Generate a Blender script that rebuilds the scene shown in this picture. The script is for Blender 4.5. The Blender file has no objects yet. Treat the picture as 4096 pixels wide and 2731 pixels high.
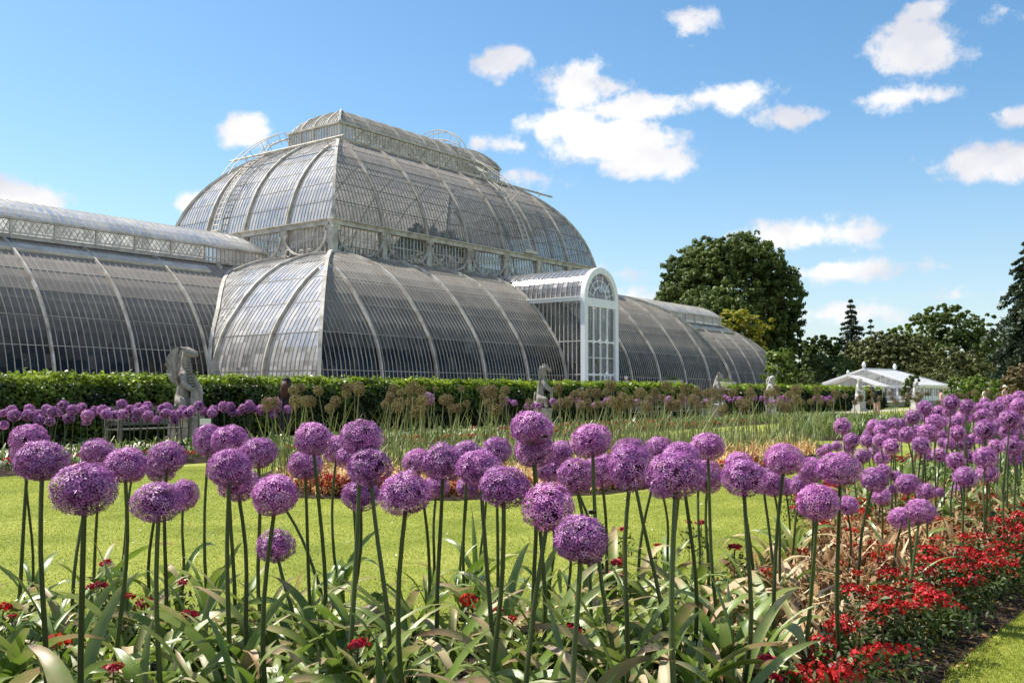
import bpy, bmesh, math, random
import numpy as np
from mathutils import Vector, Matrix, Euler

random.seed(7)
rng = np.random.default_rng(11)
SC = bpy.context.scene
COL = SC.collection
R = math.radians
PI = math.pi

# ------------------------------------------------------------------ camera, sky, sun, exposure
F, PIT, CH = 3883.0, 0.0527, 1.28
cam = bpy.data.cameras.new('camera')
cam.sensor_width = 36.0
cam.lens = F / 4096 * 36.0
cam.clip_start, cam.clip_end = 0.05, 3000
camo = bpy.data.objects.new('camera', cam)
camo.location = (0, 0, CH)
camo.rotation_euler = (PI / 2 + PIT, 0, 0)
COL.objects.link(camo)
SC.camera = camo
SC.view_settings.view_transform = 'Standard'
SC.view_settings.look = 'None'
SC.view_settings.gamma = 1
SC.view_settings.exposure = 0.80
SC.cycles.transparent_max_bounces = 24
SC.cycles.max_bounces = 8
SC.cycles.caustics_reflective = False
SC.cycles.caustics_refractive = False

SUN = Vector((-0.5164, 0.2455, 0.8205)).normalized()
sun = bpy.data.lights.new('sun', 'SUN')
sun.energy = 5.0
sun.angle = R(0.5)
sun.color = (1.0, 0.945, 0.86)
suno = bpy.data.objects.new('sun', sun)
suno.rotation_euler = SUN.to_track_quat('Z', 'Y').to_euler()
suno.location = (-30, 15, 50)
COL.objects.link(suno)


def pray(x, y):
    """direction through a photo pixel, one unit of depth along the optical axis"""
    a = (x - 2048) / F
    b = -(y - 1365.5) / F
    c, s = math.cos(PIT), math.sin(PIT)
    return Vector((a, c - s * b, s + c * b))


def at(x, y, d):
    return Vector((0, 0, CH)) + pray(x, y) * d


def ground(x, y, z=0.0):
    r = pray(x, y)
    return Vector((0, 0, CH)) + r * ((z - CH) / r.z)


def build_world():
    w = bpy.data.worlds.new('World')
    SC.world = w
    w.use_nodes = True
    nt = w.node_tree
    nt.nodes.clear()
    N, L = nt.nodes.new, nt.links.new

    def math_(op, a, b=None, clamp=False):
        n = N('ShaderNodeMath')
        n.operation = op
        n.use_clamp = clamp
        for i, v in enumerate((a, b)):
            if v is None:
                continue
            if isinstance(v, (int, float)):
                n.inputs[i].default_value = v
            else:
                L(v, n.inputs[i])
        return n.outputs[0]

    sky = N('ShaderNodeTexSky')
    sky.sky_type = 'NISHITA'
    sky.sun_disc = False
    sky.sun_elevation = math.asin(SUN.z)
    sky.sun_rotation = math.atan2(SUN.x, SUN.y)
    sky.altitude = 20
    sky.air_density = 1.0
    sky.dust_density = 0.7
    sky.ozone_density = 2.2
    hs = N('ShaderNodeHueSaturation')
    hs.inputs['Hue'].default_value = 0.492
    hs.inputs['Saturation'].default_value = 1.2
    hs.inputs['Value'].default_value = 1.12
    L(sky.outputs[0], hs.inputs['Color'])
    tc = N('ShaderNodeTexCoord')
    gen = tc.outputs['Generated']
    # cumulus clouds: soft ellipses of directions broken up by noise
    nz = N('ShaderNodeTexNoise')
    nz.inputs['Scale'].default_value = 13.0
    nz.inputs['Detail'].default_value = 7.0
    nz.inputs['Roughness'].default_value = 0.62
    mp = N('ShaderNodeMapping')
    mp.inputs['Scale'].default_value = (1, 1, 1.5)
    L(gen, mp.inputs[0])
    L(mp.outputs[0], nz.inputs['Vector'])
    # (x, y, rx, ry, strength) in photo pixels / 1.7415
    clouds = [(45, 458, 120, 52, 1.0), (-70, 440, 90, 60, 1), (562, 306, 62, 36, .75), (450, 470, 55, 30, .55),
              (1140, 150, 62, 40, .9), (1180, 130, 50, 30, .7),
              (1335, 205, 125, 62, 1.0), (1480, 245, 190, 42, .95), (1640, 225, 110, 40, .7),
              (1390, 325, 190, 66, 1.15), (1300, 290, 110, 55, 1.0), (1470, 365, 150, 45, .9), (1175, 335, 70, 24, .55), (1235, 410, 90, 34, .5),
              (1575, 42, 60, 22, .35), (2115, 118, 120, 58, .9), (2060, 222, 95, 26, .6), (1825, 272, 80, 26, .7),
              (2300, 368, 150, 44, .9), (2345, 270, 60, 28, .7), (1850, 540, 140, 40, .8), (1935, 622, 170, 26, .7),
              (1430, 630, 70, 18, .35), (2130, 18, 50, 22, .45), (2310, 25, 60, 18, .35), (2200, 680, 120, 16, .35),
              (1900, 720, 160, 22, .35), (1480, 690, 140, 30, .4)]
    field = None
    for (x, y, rx, ry, s) in clouds:
        c = pray(x * 1.7415, y * 1.7415).normalized()
        a = Vector((c.y, -c.x, 0)).normalized()
        b = a.cross(c)
        rr = F / 1.7415
        d1 = N('ShaderNodeVectorMath'); d1.operation = 'DOT_PRODUCT'
        d2 = N('ShaderNodeVectorMath'); d2.operation = 'DOT_PRODUCT'
        sub = N('ShaderNodeVectorMath'); sub.operation = 'SUBTRACT'
        L(gen, sub.inputs[0]); sub.inputs[1].default_value = c
        L(sub.outputs[0], d1.inputs[0]); d1.inputs[1].default_value = a * (rr / rx)
        L(sub.outputs[0], d2.inputs[0]); d2.inputs[1].default_value = b * (rr / ry)
        q = math_('ADD', math_('MULTIPLY', d1.outputs['Value'], d1.outputs['Value']),
                  math_('MULTIPLY', d2.outputs['Value'], d2.outputs['Value']))
        v = math_('MULTIPLY', math_('SUBTRACT', 1.0, math_('SQRT', q)), s)
        field = v if field is None else math_('MAXIMUM', field, v)
    sx = N('ShaderNodeSeparateXYZ')
    L(gen, sx.inputs[0])
    # broken cloud over the rest of the sky, behind the camera
    n2 = N('ShaderNodeTexNoise')
    n2.inputs['Scale'].default_value = 2.6
    n2.inputs['Detail'].default_value = 5.0
    L(gen, n2.inputs['Vector'])
    back = math_('MULTIPLY', math_('SUBTRACT', n2.outputs['Fac'], 0.53), 5.0)
    back = math_('SUBTRACT', back, math_('MULTIPLY', math_('ADD', sx.outputs[1], 0.1, True), 60.0))
    field = math_('MAXIMUM', field, back)
    amp = math_('MULTIPLY', math_('SUBTRACT', nz.outputs['Fac'], 0.5), 1.9)
    n5 = N('ShaderNodeTexNoise')
    n5.inputs['Scale'].default_value = 34.0
    n5.inputs['Detail'].default_value = 5.0
    n5.inputs['Roughness'].default_value = 0.6
    L(gen, n5.inputs['Vector'])
    amp = math_('ADD', amp, math_('MULTIPLY', math_('SUBTRACT', n5.outputs['Fac'], 0.5), 1.5))
    dens = N('ShaderNodeMapRange')
    dens.interpolation_type = 'SMOOTHSTEP'
    dens.inputs['From Min'].default_value = -0.06
    dens.inputs['From Max'].default_value = 0.52
    L(math_('ADD', field, amp), dens.inputs['Value'])
    # thin high veil near the horizon
    veil = N('ShaderNodeMapRange')
    veil.interpolation_type = 'SMOOTHSTEP'
    veil.inputs['From Min'].default_value = 0.30
    veil.inputs['From Max'].default_value = -0.02
    veil.inputs['To Max'].default_value = 0.36
    L(sx.outputs[2], veil.inputs['Value'])
    nsh = N('ShaderNodeTexNoise')
    nsh.inputs['Scale'].default_value = 9.0
    nsh.inputs['Detail'].default_value = 4.0
    mp2 = N('ShaderNodeMapping')
    mp2.inputs['Location'].default_value = (0.02, 0.0, 0.035)
    mp2.inputs['Scale'].default_value = (1, 1, 1.6)
    L(gen, mp2.inputs[0])
    L(mp2.outputs[0], nsh.inputs['Vector'])
    cr = N('ShaderNodeValToRGB')
    cr.color_ramp.elements[0].position = 0.36
    cr.color_ramp.elements[0].color = (4.9, 5.0, 5.5, 1)
    cr.color_ramp.elements[1].position = 0.6
    cr.color_ramp.elements[1].color = (7.0, 6.95, 6.9, 1)
    L(nsh.outputs['Fac'], cr.inputs[0])
    m1 = N('ShaderNodeMixRGB')
    L(veil.outputs[0], m1.inputs[0])
    L(hs.outputs[0], m1.inputs[1])
    m1.inputs[2].default_value = (4.4, 5.0, 5.8, 1)
    m2 = N('ShaderNodeMixRGB')
    L(dens.outputs[0], m2.inputs[0])
    L(m1.outputs[0], m2.inputs[1])
    L(cr.outputs[0], m2.inputs[2])
    bg = N('ShaderNodeBackground')
    bg.inputs['Strength'].default_value = 0.09
    L(m2.outputs[0], bg.inputs['Color'])
    out = N('ShaderNodeOutputWorld')
    L(bg.outputs[0], out.inputs['Surface'])


build_world()


# ------------------------------------------------------------------ materials
def new_mat(name):
    m = bpy.data.materials.new(name)
    m.use_nodes = True
    nt = m.node_tree
    nt.nodes.clear()
    out = nt.nodes.new('ShaderNodeOutputMaterial')
    return m, nt, nt.nodes.new, nt.links.new, out


def noise_col(nt, scale, cols, detail=5, rough=0.6, coord='Object', stretch=None):
    N, L = nt.nodes.new, nt.links.new
    tc = N('ShaderNodeTexCoord')
    src = tc.outputs[coord]
    if stretch:
        mp = N('ShaderNodeMapping')
        mp.inputs['Scale'].default_value = stretch
        L(src, mp.inputs[0])
        src = mp.outputs[0]
    nz = N('ShaderNodeTexNoise')
    nz.inputs['Scale'].default_value = scale
    nz.inputs['Detail'].default_value = detail
    nz.inputs['Roughness'].default_value = rough
    L(src, nz.inputs['Vector'])
    cr = N('ShaderNodeValToRGB')
    e = cr.color_ramp.elements
    n = len(cols)
    e[0].position, e[0].color = 0.32, (*cols[0], 1)
    e[1].position, e[1].color = 0.68, (*cols[-1], 1)
    for i in range(1, n - 1):
        x = e.new(0.32 + 0.36 * i / (n - 1))
        x.color = (*cols[i], 1)
    L(nz.outputs['Fac'], cr.inputs[0])
    return cr.outputs[0], nz.outputs['Fac']


def simple(name, cols, scale=4.0, rough=0.7, spec=0.3, bump=0.0, bscale=None, metallic=0.0, stretch=None, rand=0.0):
    m, nt, N, L, out = new_mat(name)
    p = N('ShaderNodeBsdfPrincipled')
    c, f = noise_col(nt, scale, cols, stretch=stretch)
    if rand:
        oi = N('ShaderNodeObjectInfo')
        hv = N('ShaderNodeHueSaturation')
        mr = N('ShaderNodeMapRange')
        mr.inputs['To Min'].default_value = 1 - rand
        mr.inputs['To Max'].default_value = 1 + rand
        L(oi.outputs['Random'], mr.inputs['Value'])
        L(mr.outputs[0], hv.inputs['Value'])
        L(c, hv.inputs['Color'])
        c = hv.outputs[0]
    L(c, p.inputs['Base Color'])
    p.inputs['Roughness'].default_value = rough
    p.inputs['Specular IOR Level'].default_value = spec
    p.inputs['Metallic'].default_value = metallic
    if bump:
        tc = N('ShaderNodeTexCoord')
        nz = N('ShaderNodeTexNoise')
        nz.inputs['Scale'].default_value = bscale or scale * 4
        nz.inputs['Detail'].default_value = 6
        L(tc.outputs['Object'], nz.inputs['Vector'])
        b = N('ShaderNodeBump')
        b.inputs['Strength'].default_value = bump
        b.inputs['Distance'].default_value = 0.05
        L(nz.outputs['Fac'], b.inputs['Height'])
        L(b.outputs[0], p.inputs['Normal'])
    L(p.outputs[0], out.inputs[0])
    return m


def foliage(name, dark, light, clump=0.8, trans=0.25, rough=0.5, spec=0.35, tint=None):
    """leaf material: per-leaf random tone, clump noise, light passing through"""
    m, nt, N, L, out = new_mat(name)
    at_ = N('ShaderNodeAttribute')
    at_.attribute_name = 'rnd'
    tc = N('ShaderNodeTexCoord')
    nz = N('ShaderNodeTexNoise')
    nz.inputs['Scale'].default_value = clump
    nz.inputs['Detail'].default_value = 3
    L(tc.outputs['Object'], nz.inputs['Vector'])
    ad = N('ShaderNodeMath')
    ad.operation = 'ADD'
    ad.inputs[1].default_value = 0
    mu = N('ShaderNodeMath')
    mu.operation = 'MULTIPLY_ADD'
    L(nz.outputs['Fac'], mu.inputs[0])
    mu.inputs[1].default_value = 1.2
    mu.inputs[2].default_value = -0.35
    L(at_.outputs['Fac'], ad.inputs[0])
    av = N('ShaderNodeMath')
    av.operation = 'MULTIPLY'
    L(ad.outputs[0], av.inputs[0])
    av.inputs[1].default_value = 0.5
    s2 = N('ShaderNodeMath')
    s2.operation = 'ADD'
    s2.use_clamp = True
    L(av.outputs[0], s2.inputs[0])
    L(mu.outputs[0], s2.inputs[1])
    cr = N('ShaderNodeValToRGB')
    cr.color_ramp.elements[0].position = 0.15
    cr.color_ramp.elements[0].color = (*dark, 1)
    cr.color_ramp.elements[1].position = 0.95
    cr.color_ramp.elements[1].color = (*light, 1)
    if tint:
        x = cr.color_ramp.elements.new(0.6)
        x.color = (*tint, 1)
    L(s2.outputs[0], cr.inputs[0])
    p = N('ShaderNodeBsdfPrincipled')
    L(cr.outputs[0], p.inputs['Base Color'])
    p.inputs['Roughness'].default_value = rough
    p.inputs['Specular IOR Level'].default_value = spec
    t = N('ShaderNodeBsdfTranslucent')
    hv = N('ShaderNodeHueSaturation')
    hv.inputs['Value'].default_value = 1.3
    L(cr.outputs[0], hv.inputs['Color'])
    L(hv.outputs[0], t.inputs['Color'])
    mx = N('ShaderNodeMixShader')
    mx.inputs[0].default_value = trans
    L(p.outputs[0], mx.inputs[1])
    L(t.outputs[0], mx.inputs[2])
    L(mx.outputs[0], out.inputs[0])
    return m


def strap(name, cols, rough=0.33, trans=0.32, spec=0.55):
    """strap leaf: colour runs along the blade (uv.y), stained towards the tip"""
    m, nt, N, L, out = new_mat(name)
    uv = N('ShaderNodeUVMap')
    sp = N('ShaderNodeSeparateXYZ')
    L(uv.outputs[0], sp.inputs[0])
    tc = N('ShaderNodeTexCoord')
    nz = N('ShaderNodeTexNoise')
    nz.inputs['Scale'].default_value = 14
    nz.inputs['Detail'].default_value = 5
    L(tc.outputs['Object'], nz.inputs['Vector'])
    oi = N('ShaderNodeObjectInfo')
    a = N('ShaderNodeMath'); a.operation = 'MULTIPLY_ADD'
    L(nz.outputs['Fac'], a.inputs[0]); a.inputs[1].default_value = 0.7; a.inputs[2].default_value = -0.5
    b = N('ShaderNodeMath'); b.operation = 'ADD'
    L(sp.outputs[1], b.inputs[0]); L(a.outputs[0], b.inputs[1])
    c0 = N('ShaderNodeMath'); c0.operation = 'MULTIPLY_ADD'
    L(oi.outputs['Random'], c0.inputs[0]); c0.inputs[1].default_value = 0.35; c0.inputs[2].default_value = -0.1
    c1 = N('ShaderNodeMath'); c1.operation = 'ADD'; c1.use_clamp = True
    L(b.outputs[0], c1.inputs[0]); L(c0.outputs[0], c1.inputs[1])
    cr = N('ShaderNodeValToRGB')
    e = cr.color_ramp.elements
    for i, (pos, col) in enumerate(cols):
        x = e[i] if i < 2 else e.new(pos)
        x.position = pos
        x.color = (*col, 1)
    L(c1.outputs[0], cr.inputs[0])
    # fine lengthwise veins
    wv = N('ShaderNodeTexWave')
    wv.inputs['Scale'].default_value = 9
    wv.inputs['Distortion'].default_value = 0.4
    L(uv.outputs[0], wv.inputs['Vector'])
    bp = N('ShaderNodeBump')
    bp.inputs['Strength'].default_value = 0.12
    bp.inputs['Distance'].default_value = 0.004
    L(wv.outputs['Fac'], bp.inputs['Height'])
    p = N('ShaderNodeBsdfPrincipled')
    L(cr.outputs[0], p.inputs['Base Color'])
    L(bp.outputs[0], p.inputs['Normal'])
    p.inputs['Roughness'].default_value = rough
    p.inputs['Specular IOR Level'].default_value = spec
    t = N('ShaderNodeBsdfTranslucent')
    L(cr.outputs[0], t.inputs['Color'])
    mx = N('ShaderNodeMixShader')
    mx.inputs[0].default_value = trans
    L(p.outputs[0], mx.inputs[1])
    L(t.outputs[0], mx.inputs[2])
    L(mx.outputs[0], out.inputs[0])
    return m


def glass(name, tint, dirt_lo, dirt_hi, dirt_col, gloss=1.0, slope_film=0.0, rough=0.06):
    """old horticultural glass: see-through, reflecting, each pane with its own film of lime and dust"""
    m, nt, N, L, out = new_mat(name)
    uv = N('ShaderNodeUVMap')
    fl = N('ShaderNodeVectorMath'); fl.operation = 'FLOOR'
    L(uv.outputs[0], fl.inputs[0])
    wn = N('ShaderNodeTexWhiteNoise'); wn.noise_dimensions = '2D'
    L(fl.outputs[0], wn.inputs['Vector'])
    tc = N('ShaderNodeTexCoord')
    nz = N('ShaderNodeTexNoise')
    nz.inputs['Scale'].default_value = 0.55
    nz.inputs['Detail'].default_value = 6
    L(tc.outputs['Object'], nz.inputs['Vector'])
    n2 = N('ShaderNodeTexNoise')
    n2.inputs['Scale'].default_value = 3.0
    n2.inputs['Detail'].default_value = 5
    L(uv.outputs[0], n2.inputs['Vector'])
    a = N('ShaderNodeMath'); a.operation = 'MULTIPLY_ADD'
    L(wn.outputs[0], a.inputs[0]); a.inputs[1].default_value = 0.4
    L(nz.outputs['Fac'], a.inputs[2])
    a2 = N('ShaderNodeMath'); a2.operation = 'MULTIPLY_ADD'
    L(n2.outputs['Fac'], a2.inputs[0]); a2.inputs[1].default_value = 0.45
    L(a.outputs[0], a2.inputs[2])
    mr = N('ShaderNodeMapRange')
    mr.inputs['From Min'].default_value = 0.5
    mr.inputs['From Max'].default_value = 1.25
    mr.inputs['To Min'].default_value = dirt_lo
    mr.inputs['To Max'].default_value = dirt_hi
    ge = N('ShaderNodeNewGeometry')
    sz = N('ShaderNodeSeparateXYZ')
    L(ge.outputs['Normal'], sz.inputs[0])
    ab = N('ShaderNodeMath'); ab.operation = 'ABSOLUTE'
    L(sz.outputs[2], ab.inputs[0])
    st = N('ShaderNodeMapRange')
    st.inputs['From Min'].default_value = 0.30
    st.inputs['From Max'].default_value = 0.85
    st.inputs['To Max'].default_value = slope_film  # film grows as the pane turns upward
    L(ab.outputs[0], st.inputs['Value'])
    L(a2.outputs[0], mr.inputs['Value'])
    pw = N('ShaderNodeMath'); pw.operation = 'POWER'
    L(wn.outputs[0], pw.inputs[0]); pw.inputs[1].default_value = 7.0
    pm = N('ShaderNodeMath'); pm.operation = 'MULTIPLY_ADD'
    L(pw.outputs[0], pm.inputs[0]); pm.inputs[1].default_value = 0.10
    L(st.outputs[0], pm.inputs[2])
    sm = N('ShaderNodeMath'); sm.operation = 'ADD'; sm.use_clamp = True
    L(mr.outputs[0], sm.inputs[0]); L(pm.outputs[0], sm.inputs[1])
    tr = N('ShaderNodeBsdfTransparent')
    tr.inputs[0].default_value = (*tint, 1)
    gl = N('ShaderNodeBsdfGlossy')
    gl.inputs['Roughness'].default_value = rough
    # panes are never quite flat or aligned
    bp = N('ShaderNodeBump')
    bp.inputs['Strength'].default_value = 0.25
    bp.inputs['Distance'].default_value = 0.03
    L(n2.outputs['Fac'], bp.inputs['Height'])
    L(bp.outputs[0], gl.inputs['Normal'])
    tl_ = N('ShaderNodeVectorMath'); tl_.operation = 'SUBTRACT'
    L(wn.outputs['Color'], tl_.inputs[0]); tl_.inputs[1].default_value = (.5, .5, .5)
    ts = N('ShaderNodeVectorMath'); ts.operation = 'SCALE'
    L(tl_.outputs[0], ts.inputs[0]); ts.inputs['Scale'].default_value = 0.10
    ta = N('ShaderNodeVectorMath'); ta.operation = 'ADD'
    L(bp.outputs[0], ta.inputs[0]); L(ts.outputs[0], ta.inputs[1])
    tn = N('ShaderNodeVectorMath'); tn.operation = 'NORMALIZE'
    L(ta.outputs[0], tn.inputs[0])
    L(tn.outputs[0], gl.inputs['Normal'])
    fr = N('ShaderNodeFresnel'); fr.inputs['IOR'].default_value = 1.55
    fm = N('ShaderNodeMath'); fm.operation = 'MULTIPLY'; fm.inputs[1].default_value = gloss; fm.use_clamp = True
    L(fr.outputs[0], fm.inputs[0])
    m1 = N('ShaderNodeMixShader')
    L(fm.outputs[0], m1.inputs[0]); L(tr.outputs[0], m1.inputs[1]); L(gl.outputs[0], m1.inputs[2])
    df = N('ShaderNodeBsdfDiffuse'); df.inputs[0].default_value = (*dirt_col, 1)
    tl = N('ShaderNodeBsdfTranslucent'); tl.inputs[0].default_value = (*dirt_col, 1)
    m2 = N('ShaderNodeMixShader'); m2.inputs[0].default_value = 0.4
    L(df.outputs[0], m2.inputs[1]); L(tl.outputs[0], m2.inputs[2])
    m3 = N('ShaderNodeMixShader')
    L(sm.outputs[0], m3.inputs[0]); L(m1.outputs[0], m3.inputs[1]); L(m2.outputs[0], m3.inputs[2])
    L(m3.outputs[0], out.inputs[0])
    return m


def petal_mat(name, c0, c1, c2):
    m, nt, N, L, out = new_mat(name)
    at_ = N('ShaderNodeAttribute')
    at_.attribute_name = 'rnd'
    cr = N('ShaderNodeValToRGB')
    e = cr.color_ramp.elements
    e[0].position, e[0].color = 0.0, (*c0, 1)
    e[1].position, e[1].color = 1.0, (*c2, 1)
    x = e.new(0.5)
    x.color = (*c1, 1)
    L(at_.outputs['Fac'], cr.inputs[0])
    oi = N('ShaderNodeObjectInfo')
    mr = N('ShaderNodeMapRange')
    mr.inputs['To Min'].default_value = 0.78
    mr.inputs['To Max'].default_value = 1.18
    L(oi.outputs['Random'], mr.inputs['Value'])
    hv = N('ShaderNodeHueSaturation')
    L(mr.outputs[0], hv.inputs['Value'])
    mh = N('ShaderNodeMapRange')
    mh.inputs['To Min'].default_value = 0.485
    mh.inputs['To Max'].default_value = 0.51
    L(oi.outputs['Random'], mh.inputs['Value'])
    L(mh.outputs[0], hv.inputs['Hue'])
    L(cr.outputs[0], hv.inputs['Color'])
    p = N('ShaderNodeBsdfPrincipled')
    L(hv.outputs[0], p.inputs['Base Color'])
    p.inputs['Roughness'].default_value = 0.5
    p.inputs['Specular IOR Level'].default_value = 0.35
    t = N('ShaderNodeBsdfTranslucent')
    L(hv.outputs[0], t.inputs['Color'])
    mx = N('ShaderNodeMixShader')
    mx.inputs[0].default_value = 0.3
    L(p.outputs[0], mx.inputs[1])
    L(t.outputs[0], mx.inputs[2])
    L(mx.outputs[0], out.inputs[0])
    return m


M = {}
M['iron'] = simple('weathered_white_iron', [(0.30, 0.26, 0.21), (0.50, 0.46, 0.40), (0.64, 0.61, 0.55)], 1.6, 0.6, 0.3)
M['bar'] = simple('glazing_bar_paint', [(0.44, 0.40, 0.34), (0.66, 0.62, 0.55)], 1.2, 0.55, 0.3)
M['bar_grey'] = simple('grey_glazing_bar', [(0.15, 0.135, 0.12), (0.30, 0.28, 0.25)], 1.2, 0.6, 0.3)  # putty grey; the dark of backlit dome bars is in this tone too
M['bar_dim'] = simple('shaded_glazing_bar', [(0.26, 0.24, 0.20), (0.46, 0.43, 0.37)], 0.8, 0.6, 0.3)  # darker copy of the bar paint, holding the shade of the front
M['porchpaint'] = simple('fresh_white_paint', [(0.78, 0.79, 0.80), (0.84, 0.85, 0.85)], 2.0, 0.4, 0.45)
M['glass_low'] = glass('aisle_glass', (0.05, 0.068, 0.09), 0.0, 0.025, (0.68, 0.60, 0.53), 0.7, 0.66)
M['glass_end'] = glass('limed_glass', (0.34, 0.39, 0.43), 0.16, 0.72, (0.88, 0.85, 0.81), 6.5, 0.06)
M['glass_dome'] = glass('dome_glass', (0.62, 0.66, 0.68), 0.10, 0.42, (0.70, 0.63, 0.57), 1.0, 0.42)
M['glass_clear'] = glass('clear_glass', (0.80, 0.84, 0.85), 0.02, 0.13, (0.62, 0.62, 0.6), 1.0)
M['glass_new'] = glass('bright_barrel_glass', (0.60, 0.62, 0.64), 0.10, 0.32, (0.66, 0.64, 0.64), 3.2, 0.0, 0.16)
M['stone'] = simple('weathered_stone', [(0.18, 0.16, 0.135), (0.33, 0.30, 0.26), (0.46, 0.43, 0.38)], 5.0, 0.9, 0.15, 0.5, 26)
M['palestone'] = simple('pale_stone', [(0.42, 0.40, 0.37), (0.56, 0.54, 0.51)], 5.0, 0.9, 0.15, 0.4, 20)
M['soil'] = simple('dark_soil', [(0.018, 0.012, 0.008), (0.045, 0.03, 0.02), (0.085, 0.06, 0.04)], 9, 0.95, 0.1, 1.0, 45)
M['gravel'] = simple('pale_gravel', [(0.30, 0.26, 0.20), (0.44, 0.39, 0.31)], 14, 0.95, 0.1, 0.5, 120)
M['slab'] = simple('terrace_paving', [(0.33, 0.31, 0.27), (0.42, 0.40, 0.36)], 3, 0.9, 0.1)
M['wood'] = simple('silvered_teak', [(0.11, 0.10, 0.08), (0.24, 0.22, 0.19)], 8, 0.8, 0.2, 0.2, 40, stretch=(1, 1, 6))
M['bark'] = simple('bark', [(0.05, 0.04, 0.03), (0.12, 0.095, 0.07)], 6, 0.95, 0.1, 0.8, 20)
M['white'] = simple('white_board', [(0.75, 0.75, 0.72), (0.8, 0.8, 0.78)], 2, 0.5)
M['stem'] = simple('allium_stem_green', [(0.022, 0.036, 0.010), (0.045, 0.066, 0.018), (0.075, 0.095, 0.03)], 7, 0.38, 0.5, rand=0.4, stretch=(1, 1, .5))
M['dry_stem'] = simple('drying_stem', [(0.16, 0.18, 0.06), (0.28, 0.27, 0.11)], 10, 0.6, 0.3, rand=0.25)
M['petal'] = petal_mat('purple_petal', (0.27, 0.055, 0.27), (0.55, 0.185, 0.51), (0.86, 0.50, 0.78))
M['core'] = simple('allium_heart', [(0.035, 0.012, 0.035), (0.075, 0.028, 0.06)], 30, 0.8, 0.1)
M['seed'] = petal_mat('dry_seed_stalk', (0.11, 0.095, 0.03), (0.25, 0.21, 0.085), (0.42, 0.31, 0.18))
M['red'] = petal_mat('red_petal', (0.13, 0.001, 0.004), (0.40, 0.005, 0.010), (0.62, 0.025, 0.03))
M['pinkred'] = petal_mat('crimson_petal', (0.10, 0.001, 0.006), (0.36, 0.004, 0.022), (0.62, 0.035, 0.075))
M['palelilac'] = petal_mat('faded_petal', (0.36, 0.18, 0.36), (0.5, 0.27, 0.46), (0.6, 0.36, 0.52))
G1, G2 = (0.045, 0.10, 0.008), (0.16, 0.245, 0.032)
TAN, BRN, STRAW = (0.40, 0.28, 0.15), (0.17, 0.10, 0.055), (0.56, 0.46, 0.25)
M['leaf_fresh'] = strap('leaf_fresh', [(0.0, G1), (1.0, (0.50, 0.42, 0.20)), (0.45, G2), (0.82, (0.24, 0.28, 0.07))])
M['leaf_grey'] = strap('leaf_grey', [(0.0, (0.045, 0.095, 0.018)), (1.0, (0.50, 0.43, 0.24)), (0.5, (0.17, 0.24, 0.06)), (0.85, (0.28, 0.33, 0.11))], 0.27)
M['leaf_tipped'] = strap('leaf_tipped', [(0.0, G1), (1.0, BRN), (0.4, G2), (0.62, (0.36, 0.30, 0.13)), (0.8, TAN)], 0.42)
M['leaf_dry'] = strap('leaf_dry', [(0.0, (0.30, 0.26, 0.12)), (1.0, (0.30, 0.12, 0.05)), (0.35, STRAW), (0.7, (0.54, 0.40, 0.24))], 0.55, 0.25, 0.3)
M['straw'] = foliage('withered_straw', (0.34, 0.14, 0.045), (0.74, 0.62, 0.34), 1.2, 0.25, 0.6, 0.25, (0.58, 0.40, 0.17))
M['straw_pale'] = foliage('withered_pale', (0.13, 0.06, 0.022), (0.66, 0.57, 0.36), 3.0, 0.2, 0.55, 0.3, (0.36, 0.22, 0.09))
M['stalk'] = foliage('green_stalk', (0.10, 0.13, 0.03), (0.34, 0.36, 0.13), 1.2, 0.2, 0.5, 0.3, (0.19, 0.23, 0.07))
M['bedgreen'] = foliage('bed_leaf_green', (0.045, 0.08, 0.014), (0.34, 0.37, 0.12), 1.0, 0.25, 0.42, 0.45, (0.13, 0.19, 0.04))
M['bedding'] = foliage('bedding_leaf', (0.02, 0.032, 0.008), (0.16, 0.11, 0.035), 2.0, 0.2, 0.5, 0.3, (0.05, 0.085, 0.016))
M['rusty'] = foliage('rusty_bedding_leaf', (0.05, 0.018, 0.008), (0.40, 0.16, 0.05), 2.0, 0.2, 0.5, 0.3, (0.22, 0.07, 0.022))
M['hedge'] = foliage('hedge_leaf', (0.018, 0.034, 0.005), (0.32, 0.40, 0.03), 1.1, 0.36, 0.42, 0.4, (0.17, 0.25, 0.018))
M['hedge_core'] = simple('hedge_twigs', [(0.006, 0.009, 0.003), (0.015, 0.02, 0.006)], 3, 0.95, 0.05)
M['grass_blade'] = foliage('grass_blade', (0.235, 0.275, 0.032), (0.36, 0.385, 0.07), 0.5, 0.5, 0.5, 0.3, (0.29, 0.325, 0.045))
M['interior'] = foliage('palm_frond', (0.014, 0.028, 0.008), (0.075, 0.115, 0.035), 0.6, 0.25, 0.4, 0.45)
M['cloth_black'] = simple('black_cloth', [(0.015, 0.014, 0.018), (0.03, 0.028, 0.035)], 8, 0.85, 0.2)
M['cloth_blue'] = simple('pale_blue_cloth', [(0.22, 0.36, 0.62), (0.30, 0.44, 0.68)], 8, 0.85, 0.2)
M['cloth_navy'] = simple('navy_cloth', [(0.02, 0.03, 0.07), (0.035, 0.045, 0.09)], 8, 0.85, 0.2)
M['cloth_white'] = simple('white_cloth', [(0.66, 0.65, 0.63), (0.76, 0.75, 0.73)], 8, 0.85, 0.2)
M['cloth_pink'] = simple('dusty_pink_cloth', [(0.42, 0.26, 0.25), (0.52, 0.34, 0.32)], 8, 0.85, 0.2)
M['skin'] = simple('skin', [(0.50, 0.27, 0.18), (0.58, 0.33, 0.23)], 6, 0.55, 0.35)
M['hair_brown'] = simple('auburn_hair', [(0.035, 0.012, 0.007), (0.11, 0.036, 0.016)], 30, 0.5, 0.4, stretch=(4, 4, 1))
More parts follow.
